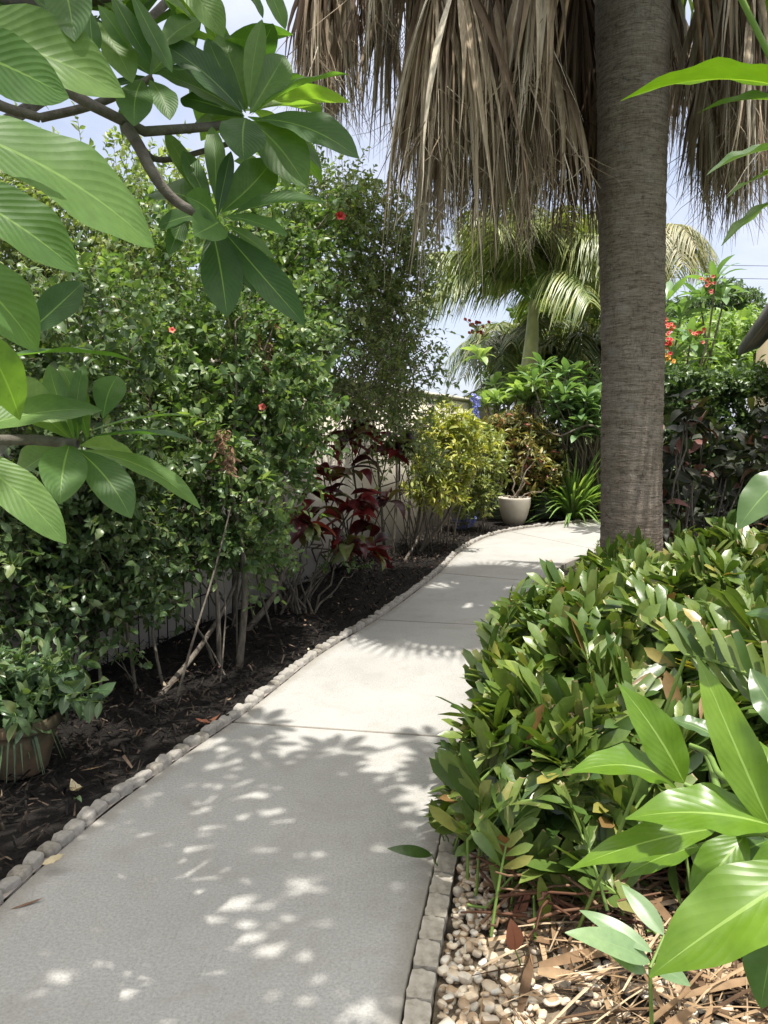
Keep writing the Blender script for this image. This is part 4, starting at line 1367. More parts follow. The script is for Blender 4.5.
for kf, (x, y, Y, Ls) in enumerate(fr):
    H = P(x, y, Y)
    zt = random.uniform(5.3, 6.1)
    tc_ = A(TX(zt), TY, zt)
    o_ = H - tc_
    o_[2] = 0
    gs_ = Geo()
    dead_frond(gs_, H, o_ if np.linalg.norm(o_) > .2 else A(0, -1, 0), Ls, random.randint(26, 36), random.uniform(.35, .8), random.uniform(.026, .04))
    st = tc_ + nrm(o_) * .2
    q = bez([st, st + (H - st) * .55 + UP * .25, H], 8)
    gp = Geo()
    tubes(gp, q, np.linspace(.028, .014, 8), 5)
    fo = gs_.build('dead_frond', M['dead_dark' if CORE0 <= kf < CORE1 or random.random() < .12 else 'dead'], th)  # core fronds carry their shade in a darker colour, as do a random few
    gp.build('stalk', M['thatch'], fo)

# living crown above the frame: it shades the trunk and the hedge
g, gr = Geo(), Geo()
for k in range(34):
    az = k * 2.399
    el = random.uniform(-.25, 1.2)
    st = A(TX(5.95), TY, 5.95)
    d = A(math.cos(az) * math.cos(el), math.sin(az) * math.cos(el), math.sin(el))
    e_ = st + d * random.uniform(.9, 1.2) + UP * -.1
    tubes(gr, bez([st, st + d * .5 + UP * .03, e_], 6), np.linspace(.03, .015, 6), 5)
    n = 34
    aa = np.linspace(-1.75, 1.75, n)
    side = nrm(np.cross(d, UP + A(.01, 0, 0)))
    up = np.cross(side, d)
    dd = d[None] * np.cos(aa)[:, None] + side[None] * np.sin(aa)[:, None] - up[None] * .15
    K_ = 6
    t = np.linspace(0, 1, K_)[None, :, None]
    ln = .95 * (1 - .25 * np.abs(aa) / 1.75)
    pts = e_[None, None] + dd[:, None] * ln[:, None, None] * t - UP * .42 * ln[:, None, None] * t ** 2.6
    ribbons(g, pts, .055 * np.array([.3, .8, 1, .8, .45, .05])[None] * np.ones((n, 1)), np.broadcast_to(up, (n, 3)), fold=.35)
gr.build('leaf_stalks', M['green_stem'], th)
g.build('crown', M['fan'], th)

# small mossy cover at trunk foot / inner bend
g = Geo()
N = 2600
cc = G(588, 552)
pos = np.stack([cc[0] + .05 + np.abs(RNG.normal(size=N)) * .55, cc[1] + RNG.normal(size=N) * .45, np.zeros(N)], -1)
dd = np.hypot(pos[:, 0] - cc[0] - .35, pos[:, 1] - cc[1])
pos[:, 2] = np.maximum(0, .2 * (1 - dd / 1.0)) * RNG.random(N) + .005
rx = np.array([np.interp(y, RPc[:330, 1], RPc[:330, 0]) for y in pos[:, 1]])
pos = pos[pos[:, 0] > rx + .02]
N = len(pos)
scatter(g, L_LA, pos, RNG.normal(size=(N, 3)) * A(1, 1, .3) + UP * .6, UP + RNG.normal(size=(N, 3)) * .4, RNG.uniform(.03, .07, N), .018)
tag(g.build('ground_cover', M['cover']), 'low pale green ground cover at the inner bend of the path', 'ground cover', kind='stuff')

# ------------------------------------------------------------------ clipped hedge right of the trunk
h0, h1 = P(655, 430, 8.7), P(860, 430, 8.0)
th = thing('clipped_hedge', 'dark green clipped hedge with sunlit top, right of the big palm trunk', 'hedge', (*((h0 + h1) / 2)[:2], 0))
g, gs, gt = Geo(), Geo(), Geo()
HT = zat(374, 8.4)
ax = nrm(A(h1[0] - h0[0], h1[1] - h0[1], 0))
bx_ = A(-ax[1], ax[0], 0)
W_ = np.linalg.norm((h1 - h0)[:2])


def hp(u, v, z): return h0 * A(1, 1, 0) + ax * (u * W_)[:, None] + bx_ * v[:, None] + UP * z[:, None]


n = 2300
u = RNG.uniform(-.02, 1, n)
face = RNG.random(n)
v = np.where(face < .45, RNG.normal(0, .06, n), RNG.uniform(0, 1.1, n))
zz = np.where(face < .45, RNG.uniform(.35, HT, n), HT + RNG.normal(-.05, .07, n) + .05 * np.sin(u * 14))
inn = face > .72
v = np.where(inn, RNG.uniform(.1, 1, n), v)
zz = np.where(inn, RNG.uniform(.3, HT, n), zz)
b_ = hp(u, v, zz)
dr = np.where((face < .45)[:, None], -bx_ + UP * .4, UP + RNG.normal(size=(n, 3)) * .5)
sprays(g, gt, b_ - nrm(dr) * .1, dr + RNG.normal(size=(n, 3)) * .4, .2, 12, L_OV, .068, .5, .1, 'hedge' and 0)
for k in range(46):
    q0 = hp(A(random.random()), A(random.uniform(.2, .9)), A(0.))[0]
    q1 = hp(A(random.random()), A(random.uniform(.0, .9)), A(random.uniform(1.2, HT)))[0]
    q1 = q0 * .6 + q1 * .4
    q1[2] = random.uniform(1.3, HT - .1)
    tubes(gs, limb(q0, q1, 7, 0, .06), np.linspace(.022, .006, 7), 5)
merge(gs, gt, 1)
gs.build('stems', [M['bark_grey'], M['twig']], th)
g.build('foliage', M['hedge'], th)

# shaded copper-leaved plants under it
cb = A(*P(720, 520, 7.0)[:2], 0)
th = thing('copper_leaf_plant', 'shaded broad-leaved plant with a few copper red leaves below the clipped hedge', 'shrub', (cb[0], cb[1], 0))
g, gs = Geo(), Geo()
heads = [A(random.uniform(2.35, 4.6), random.uniform(6.5, 7.7), random.uniform(.25, 1.75)) for _ in range(140)]
for h in heads:
    tubes(gs, limb(A(h[0] + random.gauss(0, .15), h[1] + random.gauss(0, .15), 0), h, 6, 0, .08), np.linspace(.012, .006, 6), 5)
    n = 9
    a = RNG.random(n) * TAU
    scatter(g, Leaf('ellipse', 5, 2, .15, -.2), np.repeat(h[None], n, 0) + RNG.normal(size=(n, 3)) * .05, np.stack([np.cos(a), np.sin(a), RNG.uniform(-1.1, .7, n)], -1),
            UP + RNG.normal(size=(n, 3)) * .7, RNG.uniform(.16, .26, n), RNG.uniform(.06, .1, n))
gs.build('stems', M['bark_grey'], th)
g.build('foliage', M['copper'], th)


# ------------------------------------------------------------------ background trees
def tree(name, label, base, ht, ells, n, lsize, mat, tr=.18, nleaf=14, lw=.5, spl=.55, leaf=None):
    th = thing(name, label, 'tree', base)
    g, gs = Geo(), Geo()
    base = np.asarray(base, float)
    cen = np.array([e[:3] for e in ells]).mean(0)
    fork = base + (cen - base) * .55
    tubes(gs, limb(base, fork, 8, 0, .03), np.linspace(tr, tr * .65, 8), 10)
    p, d = ell_points(ells, n, 2.6)
    for e in ells:
        c = A(*e[:3])
        tubes(gs, limb(fork, c, 7, .03, .06), np.linspace(tr * .5, tr * .18, 7), 6)
    for i in range(0, n, max(1, n // 40)):
        c = min((A(*e[:3]) for e in ells), key=lambda q: np.linalg.norm(q - p[i]))
        tubes(gs, limb(c, p[i], 5, 0, .08), np.linspace(tr * .18, .012, 5), 4)
    out = nrm(d * .8 + UP * .4 + RNG.normal(size=d.shape) * .4)
    sprays(g, None, p - out * spl * .4, out, spl, nleaf, leaf or L_OV, lsize, lw, .2)
    gs.build('trunk', M['bark_grey'], th)
    g.build('crown', M[mat], th)


def E(x, y, Y, rx, ry, rz): return tuple(P(x, y, Y)) + (rx, ry, rz)


tree('leafy_tree', 'rounded bright green tree above the hedge, left of the house roof', (*P(705, 420, 21)[:2], 0), 5,
     [E(690, 362, 21, 1.2, 1.2, .9), E(718, 350, 21, 1.1, 1.2, .95), E(742, 342, 22, .8, 1, .85), E(675, 375, 20, 1.1, 1, .7), E(735, 368, 20.5, 1, 1, .7), E(762, 362, 21, 1.0, 1.0, .9)], 1300, .2, 'bright')
tree('spreading_tree', 'distant spreading tree with open flat crown over the bright green tree', (*P(722, 420, 32)[:2], 0), 8,
     [E(728, 295, 32, 1.1, 1.2, .35), E(704, 303, 32, 1.1, 1.2, .3), E(738, 304, 32, .8, 1.2, .4), E(716, 290, 32, .8, 1, .3), E(680, 310, 32, 1, 1, .4)], 480, .15, 'pine', tr=.16)
tree('leafy_tree', 'dark leafy tree filling the gap behind the far palms', (*P(575, 420, 20)[:2], 0), 5,
     [E(560, 345, 20, 1.2, 1, 1.3), E(595, 330, 20, 1.2, 1, 1.4), E(620, 320, 20.5, 1.1, 1, 1.4), E(530, 370, 20, 1.0, 1, .9), E(590, 380, 20, 1.3, 1, 1.0), E(540, 335, 20, .9, 1, .9)], 1200, .2, 'hedge')

# ------------------------------------------------------------------ house, wires
ea, eb = P(740, 350, 14.2), P(800, 271, 14.2)
EZ = ea[2]
ed = nrm(A(.39, 1))
far = A(ea[0], ea[1])
near = far - ed * 8.0
rt = A(ed[1], -ed[0])
th = thing('house', 'cream house corner with a dark overhanging roof edge beyond the hedge', 'house', (*(far - ed * 4 + rt * 3), 0))
g = Geo()
w0, w1 = near + rt * .3 - ed * 0, far + rt * .3 - ed * .3
prism(g, w0, w1, .2, -.1, EZ - .12)
w2 = w1 + rt * 5.5
prism(g, w1 + rt * .102 - ed * .1, w2, .2, -.1, EZ - .125)
prism(g, w0 + rt * .102 + ed * .1, w0 + rt * 5.5 + ed * .1, .2, -.1, EZ - .125)
g.build('wall', M['housewall'], th, smooth=False)
g = Geo()
tz = .2
q = [near, far, far + rt * 3.6, near + rt * 3.6]
v = [(*q[0], EZ - .1), (*q[1], EZ - .1), (*q[2], EZ + 1.35), (*q[3], EZ + 1.35), (*q[0], EZ + .08), (*q[1], EZ + .08), (*q[2], EZ + 1.53), (*q[3], EZ + 1.53)]
g.add(v, [(3, 2, 1, 0), (4, 5, 6, 7), (0, 1, 5, 4), (1, 2, 6, 5), (2, 3, 7, 6), (3, 0, 4, 7)])
q = [near + rt * 7.2, far + rt * 7.2, far + rt * 3.604, near + rt * 3.604]
v = [(*q[0], EZ - .1), (*q[1], EZ - .1), (*q[2], EZ + 1.35), (*q[3], EZ + 1.35), (*q[0], EZ + .08), (*q[1], EZ + .08), (*q[2], EZ + 1.53), (*q[3], EZ + 1.53)]
g.add(v, [(0, 1, 2, 3), (7, 6, 5, 4), (4, 5, 1, 0), (5, 6, 2, 1), (6, 7, 3, 2), (7, 4, 0, 3)])
g.build('roof', M['roof'], th, smooth=False)
g = Geo()
prism(g, near - rt * .016, far - rt * .016, .025, EZ - .13, EZ + .07)
g.build('fascia', M['fascia'], th, smooth=False)

for nm, y0, lab in ((1, 266, 'upper thin black power line across the sky at the right edge'), (2, 279, 'lower thin black power line across the sky at the right edge')):
    g = Geo()
    a_, b_ = P(640, y0 - 2, 40), P(900, y0 + 2, 40)
    q = np.linspace(a_, b_ + (b_ - a_) * 1.5, 20)
    tubes(g, q, np.full(20, .013), 4)
    tag(g.build('power_line', M['wire'], loc=tuple(a_)), lab, 'power line', 'power lines')

# ------------------------------------------------------------------ cardboard palm hedge in front
th = thing('cardboard_palm', 'thick clipped cardboard palm hedge right of the path in sun', 'shrub', (1.2, 3.6, 0))
g, gs = Geo(), Geo()
LZ = Leaf('obov', 6, 2, .12, -.1)
LZC = Leaf('cut', 5, 2, .14, -.05)


def bush_top(x, y):
    rx = np.interp(y, RPc[:150, 1], RPc[:150, 0])
    e = np.clip((x - rx) / .45, 0, 1) ** .5
    e2 = np.clip((y - 2.15) / .75, 0.0, 1) ** .5
    far_ = 1 - .3 * np.clip((y - 3.7) / 1.0, 0, 1) * np.clip((1.9 - x) / .9, 0, 1) + .12 * np.clip((x - 1.5) / 1.0, 0, 1)
    return (.34 + .38 * e) * (.5 + .5 * e2) * far_ + .05 * math.sin(x * 5 + y * 3) + .03 * math.sin(x * 11 - y * 7) + .04


BASE = []
while len(BASE) < 560:
    x, y = random.uniform(.2, 2.9), (random.uniform(2.4, 5.5) if random.random() < .6 else random.uniform(2.3, 3.4))
    rx = np.interp(y, RPc[:150, 1], RPc[:150, 0])
    if x < rx + .2: continue
    if y < 2.62 and x < .55 and random.random() < .8: continue
    if y > 4.9 and x < 1.05: continue
    if math.hypot(x - TX(0), y - TY) < .42: continue
    # more fronds where they are seen large
    if x > 1.9 and random.random() < .4: continue
    BASE.append((x, y))
NB = len(BASE)
for _ in range(115):
    y = random.uniform(2.35, 4.2)
    BASE.append((np.interp(y, RPc[:150, 1], RPc[:150, 0]) + random.uniform(.22, .45), y))
for _ in range(70):
    BASE.append((random.uniform(.42, 1.5), random.uniform(2.2, 2.6)))
for _ in range(34):
    y = random.uniform(2.5, 3.2)
    BASE.append((np.interp(y, RPc[:150, 1], RPc[:150, 0]) + random.uniform(.1, .24), y))
for ib, (x, y) in enumerate(BASE):
    zt = bush_top(x, y) * (random.uniform(.8, 1.08) if ib < NB else random.uniform(.35, .95) if ib < len(BASE) - 34 else random.uniform(.3, .7))
    tip = A(x, y, max(zt, .18))
    az = random.uniform(0, TAU)
    rx = np.interp(y, RPc[:150, 1], RPc[:150, 0])
    if x < rx + .35 and random.random() < .55: az = math.pi + random.gauss(0, .5)
    if y < 2.8 and random.random() < .4: az = -math.pi / 2 + random.gauss(0, .5)
    Lr = random.uniform(.36, .56)
    el = random.gauss(1.0, .28)
    d = A(math.cos(az) * math.cos(el), math.sin(az) * math.cos(el), math.sin(el))
    base = tip - d * Lr
    gb = A(base[0] * .8 + x * .2, base[1] * .8 + y * .2, min(0, base[2]))
    t = np.linspace(0, 1, 9)[:, None]
    pts = base + (tip - base) * t + UP * (.14 * Lr * (1 - (2 * t - 1) ** 2)) - UP * .08 * t ** 2
    pts[:, 2] = np.maximum(pts[:, 2], .03)
    rxx = np.interp(pts[:, 1], RPc[:150, 1], RPc[:150, 0]) + (.15 if ib < len(BASE) - 34 else .07)
    pts[:, 0] = np.maximum(pts[:, 0], rxx)
    tubes(gs, pts, np.linspace(.0055, .003, 9), 5, 1)
    npair = random.randint(8, 13)
    tp = np.linspace(.35, 1.0, npair)
    q = np.stack([np.interp(tp, t[:, 0], pts[:, i]) for i in range(3)], -1)
    tan = nrm(np.stack([np.interp(tp, t[:, 0], np.gradient(pts[:, i])) for i in range(3)], -1))
    roll = random.gauss(0, .6)
    side = nrm(np.cross(tan, UP + RNG.normal(size=3) * .1))
    up = np.cross(side, tan)
    side, up = side * math.cos(roll) + up * math.sin(roll), up * math.cos(roll) - side * math.sin(roll)
    for sg in (-1, 1):
        dd = nrm(side * sg * .62 + tan * .72 + up * random.uniform(.15, .55) + RNG.normal(size=q.shape) * .14)
        L = random.uniform(.13, .2) * (.7 + .5 * np.sin(np.pi * np.clip(tp * 1.05 - .2, 0, 1))) * RNG.uniform(.8, 1.1, npair)
        W = L * RNG.uniform(.2, .29, npair)
        cut = (RNG.random(npair) < .42) & (q[:, 2] + dd[:, 2] * L > zt - .1)
        nv = nrm(up - side * sg * .35 + RNG.normal(size=q.shape) * .22)
        L2 = np.where(cut, L * RNG.uniform(.45, .85, npair), L)
        for mk, lf, mi in ((~cut, LZ, 0), (cut, LZC, 1)):
            if mk.any(): scatter(g, lf, q[mk], dd[mk], nv[mk], L2[mk], W[mk], mi, curl=RNG.uniform(-.4, 1.3, mk.sum()))
# one clipped frond that stands out of the top near the right edge
r0, r1 = P(686, 655, 1.9), P(785, 700, 1.62)
tt_f = np.linspace(0, 1, 11)
for k_, u_ in enumerate(tt_f):
    b_ = r0 + (r1 - r0) * u_ + UP * .02 * math.sin(u_ * 3)
    dd_ = nrm(A(-.42 + .3 * u_, .3, .9) + RNG.normal(size=3) * .14)
    scatter(g, LZC, b_[None], dd_[None], nrm(A(.25, -1, .25) + RNG.normal(size=3) * .12)[None], random.uniform(.085, .12), random.uniform(.026, .034), 1, curl=np.array([.3]))
    dd_ = nrm(A(.3, -.5, -.45) + RNG.normal(size=3) * .08)
    scatter(g, LZ, b_[None], dd_[None], nrm(A(-.2, -.5, 1) + RNG.normal(size=3) * .12)[None], .11, .034, 0)
tubes(gs, np.stack([r0 + (r1 - r0) * u_ + UP * .02 * math.sin(u_ * 3) for u_ in tt_f]), np.full(11, .004), 6, 1)
tubes(gs, bez([A(r0[0] - .2, r0[1] + .25, .02), A(r0[0] - .12, r0[1] + .1, .45), r0], 8), np.full(8, .005), 6, 1)
# low bare stalks and dead petioles
N = 380
for k in range(N):
    x, y = random.uniform(.3, 1.9), random.uniform(2.15, 3.2)
    if x < np.interp(y, RPc[:150, 1], RPc[:150, 0]) + .12: continue
    a = random.uniform(0, TAU)
    L = random.uniform(.15, .45)
    b0 = A(x, y, random.uniform(.02, .14))
    if x + math.cos(a) * L < np.interp(y, RPc[:150, 1], RPc[:150, 0]) + .1: a = math.pi - a
    tubes(gs, limb(b0, b0 + A(math.cos(a) * L, math.sin(a) * L * .7, random.uniform(-.05, .2)), 5, 0, .05), np.linspace(.006, .003, 5), 5)
gs.build('stalks', [M['stick'], M['green_stem']], th)
g.build('foliage', [M['zamia'], M['zamia_cut']], th)


# ------------------------------------------------------------------ hand-placed leaves (near plumeria and near shrub)
LEAF_HI = {}


def placed(g, b, t, wpx, Yb, Yt, kind='plum', bulge=.08, face=.55, roll=0.0, fold=.14, m=0, wave=0.0, nl=16, nw=6, side=None):
    p0, p1 = P(*b, Yb), P(*t, Yt)
    ax = p1 - p0
    L = np.linalg.norm(ax)
    d = ax / L
    mid = (p0 + p1) / 2
    vw = nrm(CAM - mid)
    n = nrm(UP * (1 - face) + vw * face)
    s = nrm(np.cross(d, n))
    n = np.cross(s, d)
    if roll:
        n, s = n * math.cos(roll) + s * math.sin(roll), s * math.cos(roll) - n * math.sin(roll)
    k = max(.45, abs(float(n @ vw)))
    W = min(wpx * mid[1] / FPX / k, .46 * L)
    y = np.linspace(0, 1, nl + 1)
    x = np.linspace(-1, 1, nw + 1)
    pr = np.maximum(profile(kind, y), .03)
    Yg, Xg = np.meshgrid(y, x, indexing='ij')
    X = Xg * pr[:, None]
    sx = random.uniform(-.04, .04)
    cen = p0 + ax * Yg[..., None] + n * (bulge * L * 4 * Yg * (1 - Yg) - .04 * L * Yg ** 3)[..., None] + s * (sx * L * np.sin(np.pi * Yg))[..., None]
    z = fold * np.abs(X) + wave * np.sin(Yg * 19 + np.sign(Xg) * 1.1 + p0[0] * 30) * np.abs(X) ** 1.5
    z += (.06 * np.sin(Yg * 5 + p0[2] * 40) * Xg) * pr[:, None]
    v = cen + s * (X * W / 2)[..., None] + n * (z * W / 2)[..., None]
    i = np.arange(nl)[:, None] * (nw + 1)
    j = np.arange(nw)[None]
    f = np.stack(np.broadcast_arrays(i + j, i + j + 1, i + nw + 2 + j, i + nw + 1 + j), -1).reshape(-1, 4)
    uv = np.stack([(Xg.ravel() + 1) / 2, Yg.ravel()], -1)[f]
    g.add(v.reshape(-1, 3), f, uv, m)
    return p0


pbase = A(-1.78, 1.75, 0)
th = thing('plumeria_tree', 'plumeria with long glossy ribbed leaves reaching over the top left', 'tree', tuple(pbase))
g, gb = Geo(), Geo()
PL = [  # base px, tip px, apparent width px, Y base, Y tip, face, bulge
    ((-95, 112), (158, 241), 108, .86, 1.0, .45, .07), ((-90, 28), (71, 95), 62, .78, .88, .7, .04), ((-70, 22), (126, 92), 66, 1.1, 1.2, .55, .09),
    ((-75, 175), (80, 269), 92, .98, 1.05, .5, .06), ((-80, 235), (40, 349), 100, .86, .92, .55, .06), ((22, 338), (83, 281), 36, 1.5, 1.55, .6, .05),
    ((-20, 364), (139, 357), 24, 1.4, 1.5, .15, .06), ((-45, 437), (102, 406), 34, 1.35, 1.5, .35, .05), ((103, 418), (118, 374), 34, 1.5, 1.6, .8, .02),
    ((82, 434), (200, 412), 14, 1.5, 1.6, .15, .04), ((85, 438), (193, 436), 14, 1.5, 1.45, .15, .03), ((82, 450), (202, 505), 22, 1.5, 1.5, .35, .07),
    ((78, 450), (131, 516), 36, 1.5, 1.42, .7, .04), ((70, 444), (60, 501), 36, 1.5, 1.35, .9, .04), ((-55, 440), (67, 541), 48, 1.15, 1.15, .6, .05),
    ((75, 442), (48, 362), 20, 1.5, 1.6, .7, .03), ((78, 440), (84, 362), 16, 1.5, 1.6, .6, .02), ((72, 440), (-8, 372), 40, 1.5, 1.55, .5, .04), ((88, 440), (60, 362), 20, 1.5, 1.62, .5, .02),
    ((80, 446), (150, 470), 26, 1.52, 1.7, .5, .06), ((68, 446), (10, 480), 30, 1.52, 1.6, .6, .05), ((20, 420), (-20, 330), 40, 1.2, 1.1, .6, .05),
    # R1
    ((250, 96), (262, 17), 19, 1.72, 1.75, .9, .02), ((253, 108), (285, 53), 30, 1.72, 1.8, .7, .02), ((255, 113), (347, 70), 29, 1.7, 1.75, .3, .05), ((262, 123), (359, 154), 27, 1.7, 1.65, .4, .09),
    ((253, 126), (306, 184), 38, 1.7, 1.62, .65, .05), ((275, 130), (323, 167), 14, 1.72, 1.72, .3, .05), ((243, 119), (244, 156), 29, 1.65, 1.5, .8, .03), ((247, 98), (221, 28), 24, 1.75, 1.85, .8, .02),
    ((243, 108), (207, 35), 18, 1.7, 1.75, .6, .02), ((236, 106), (158, 38), 30, 1.7, 1.6, .55, .05), ((238, 112), (158, 70), 28, 1.7, 1.65, .5, .05), ((240, 116), (180, 95), 28, 1.75, 1.8, .5, .05),
    ((250, 122), (290, 190), 20, 1.72, 1.8, .4, .03), ((243, 100), (228, 50), 26, 1.8, 1.95, .6, .02), ((240, 120), (185, 130), 26, 1.75, 1.85, .5, .04), ((252, 110), (320, 110), 24, 1.78, 2.0, .3, .05), ((246, 122), (268, 170), 28, 1.76, 1.85, .6, .03),
    # R2
    ((209, 232), (227, 315), 37, 1.58, 1.5, .8, .03), ((216, 234), (257, 294), 15, 1.6, 1.6, .5, .03), ((226, 236), (306, 324), 34, 1.58, 1.55, .6, .06), ((238, 213), (327, 200), 29, 1.58, 1.6, .3, .06),
    ((226, 214), (287, 233), 17, 1.58, 1.5, .3, .05), ((232, 228), (276, 258), 15, 1.62, 1.66, .4, .03), ((225, 207), (273, 159), 37, 1.6, 1.68, .75, .03), ((218, 215), (231, 150), 16, 1.58, 1.6, .6, .02),
    ((216, 192), (212, 124), 18, 1.6, 1.66, .7, .02), ((210, 206), (183, 148), 16, 1.6, 1.66, .6, .02), ((208, 204), (165, 128), 15, 1.62, 1.7, .5, .02), ((218, 222), (187, 196), 24, 1.57, 1.45, .7, .04),
    ((222, 222), (196, 233), 24, 1.56, 1.42, .8, .03), ((194, 211), (157, 226), 27, 1.6, 1.6, .6, .03), ((168, 200), (169, 254), 18, 1.65, 1.6, .7, .02), ((212, 212), (150, 190), 26, 1.66, 1.8, .5, .05),
    # top left group
    ((55, -35), (74, 38), 42, 1.2, 1.15, .7, .04), ((90, 10), (95, 55), 18, 1.4, 1.4, .6, .03), ((98, 5), (129, 48), 18, 1.5, 1.5, .7, .03), ((130, -10), (173, 70), 17, 1.5, 1.5, .5, .03),
    ((110, -8), (151, 62), 19, 1.5, 1.5, .5, .03), ((98, 22), (132, 80), 22, 1.55, 1.5, .5, .03), ((160, 48), (199, 18), 32, 1.6, 1.65, .6, .03), ((158, 70), (201, 70), 18, 1.6, 1.6, .4, .03),
    ((142, 80), (134, 123), 19, 1.6, 1.5, .7, .03), ((150, 80), (170, 118), 22, 1.6, 1.55, .6, .03), ((170, -30), (224, 35), 34, 1.4, 1.4, .6, .05), ((262, -25), (286, 28), 16, 1.4, 1.4, .4, .04), ((235, -25), (264, 17), 22, 1.4, 1.42, .4, .04),
    ((10, -20), (62, 22), 40, 1.4, 1.45, .5, .05), ((40, -10), (95, 30), 30, 1.6, 1.6, .4, .04), ((-30, -10), (40, 30), 44, 1.6, 1.7, .4, .04), ((150, 75), (185, 30), 20, 1.66, 1.8, .5, .03), ((152, 76), (118, 48), 24, 1.66, 1.75, .5, .03),
    ((120, -20), (195, 20), 26, 1.6, 1.65, .4, .05), ((60, 0), (20, 40), 30, 1.8, 1.9, .5, .04), ((185, -15), (215, 10), 24, 1.7, 1.75, .4, .04), ((152, 80), (100, 92), 24, 1.66, 1.7, .5, .05), ((70, -5), (130, 15), 30, 1.75, 1.8, .4, .05),
    ((100, -30), (60, 30), 34, 1.7, 1.7, .5, .04), ((200, -30), (170, 20), 30, 1.7, 1.8, .5, .04), ((152, 74), (210, 92), 24, 1.7, 1.85, .4, .05), ((148, 78), (120, 140), 22, 1.7, 1.8, .5, .04),
]
for kp, (b, t, w, Yb, Yt, fc, bl) in enumerate(PL):
    if 22 <= kp < 38: b = (b[0] * .45 + 248 * .55, b[1] * .45 + 117 * .55)
    if 38 <= kp < 54: b = (b[0] * .6 + 216 * .4, b[1] * .6 + 220 * .4)
    placed(g, b, t, w * (.98 if kp < 5 else .86), Yb, Yt, 'plum', bl, fc, random.uniform(-.15, .15), fold=random.uniform(.12, .34), wave=.06)
# crown outside the frame, overhead and to the left: rosettes that dapple the walk
ROS = []


def rosette(c, ax, n=15, L=.3, m=0):
    ax = nrm(ax)
    s = nrm(np.cross(ax, A(.3, .9, .1)))
    b = np.cross(s, ax)
    a = np.arange(n) * 2.399 + random.random() * 6
    k = np.linspace(-.25, .75, n)
    d = s * np.cos(a)[:, None] + b * np.sin(a)[:, None] + ax * k[:, None]
    S = L * RNG.uniform(.75, 1.1, n)
    scatter(g, Leaf('plum', 10, 4, .16, -.12), np.repeat(np.asarray(c)[None], n, 0) + d * .03, d, np.repeat(ax[None], n, 0) + RNG.normal(size=(n, 3)) * .15, S, S * .33, m, curl=RNG.uniform(.2, 1.4, n))


for c_, n_ in (((238, 108, 2.0), 10), ((196, 66, 1.95), 10), ((128, 40, 1.9), 9), ((86, 18, 1.8), 9), ((30, 10, 1.8), 10)):
    rosette(P(*c_), A(random.gauss(.2, .3), random.gauss(-.3, .3), .8), n_, .25)
SDX, SDY = -.15, .2     # ground shift of a shadow per metre of height
HUB = A(-1.72, 1.72, 1.75)
tubes(gb, bez([pbase, pbase + A(.02, .0, .7), pbase + A(.0, -.02, 1.3), HUB], 12), np.linspace(.085, .055, 12), 12)
CROWN = []
# (ground point to shade, height)
SHADE = [(-1.15, 2.25, 3.0), (-.75, 2.3, 3.3), (-.35, 2.2, 3.4), (-.95, 2.75, 3.3), (-.5, 2.7, 3.55), (-.1, 2.65, 3.6), (.12, 2.3, 3.7), (-.85, 3.2, 3.5), (-.4, 3.15, 3.7), (.0, 3.1, 3.8),
         (-1.2, 1.8, 2.9), (-.7, 1.75, 3.2), (-.2, 1.7, 3.4), (-.7, 3.65, 3.75), (-.25, 3.55, 3.8), (.2, 3.45, 3.9), (-1.3, 3.1, 3.3), (-1.6, 2.4, 2.9), (-1.5, 1.5, 2.7), (-1.9, 3.0, 3.1), (-.95, 1.3, 3.0), (-1.0, 3.9, 3.6), (-.55, 2.95, 3.1), (-.2, 2.3, 3.1), (-1.1, 2.5, 3.6), (-.65, 2.5, 3.9), (-.2, 2.85, 3.3), (-.55, 3.4, 3.4), (-.95, 3.45, 3.7), (-.1, 3.35, 3.5), (-.5, 2.0, 3.6), (-.9, 2.0, 3.3), (.05, 2.05, 3.8), (-.3, 2.45, 3.8), (-.75, 2.95, 3.2), (-.3, 2.95, 4.0), (-1.15, 2.85, 3.0), (-.6, 3.85, 3.9), (-1.2, 3.5, 3.4), (-.25, 1.9, 3.0), (.1, 2.8, 4.1), (-1.3, 2.1, 3.3), (-.45, 2.6, 3.1), (-.05, 3.0, 3.2), (.15, 3.7, 4.2)]
SHADE += [(.0, 2.6, 3.7), (.1, 2.35, 3.9), (-.08, 2.85, 4.2), (.12, 2.5, 4.6), (.0, 2.2, 4.1), (.15, 2.05, 3.8), (-.2, 3.05, 4.5)]
GAPS = [(-.47, 2.87), (.2, 2.97), (-.75, 2.5), (-.3, 2.2)]
rs_ = random.Random(5)
SHADE = [(x, y, z * 1.3) for x, y, z in SHADE] + [(rs_.uniform(-1.3, .2), rs_.uniform(1.5, 3.55), rs_.uniform(4.2, 5.6)) for _ in range(11)]
SHADE += [(-1.4, 4.2, 3.7), (-1.05, 4.35, 3.9), (-.8, 4.7, 4.1), (-.7, 5.1, 4.2), (-1.2, 3.9, 3.6)]
for (x, y, z) in SHADE:
    if any(math.hypot(x - a, (y - b)) < .13 for a, b in GAPS) or x > .2: continue
    if any(math.hypot(x - a, y - b) < q for a, b, q in ((-.64, 2.15, .17), (-.68, 1.31, .2))): continue
    CROWN.append(A(x - SDX * z + random.gauss(0, .05), y - SDY * z + random.gauss(0, .05), z))
for c in CROWN:
    rosette(c, A(random.gauss(0, .25), random.gauss(0, .25), 1), 14, random.uniform(.18, .25))
    mid = HUB + (c - HUB) * .5 + A(random.gauss(0, .1), random.gauss(0, .1), .12)
    tubes(gb, bez([HUB, mid, c], 9), np.linspace(.026, .012, 9), 7)
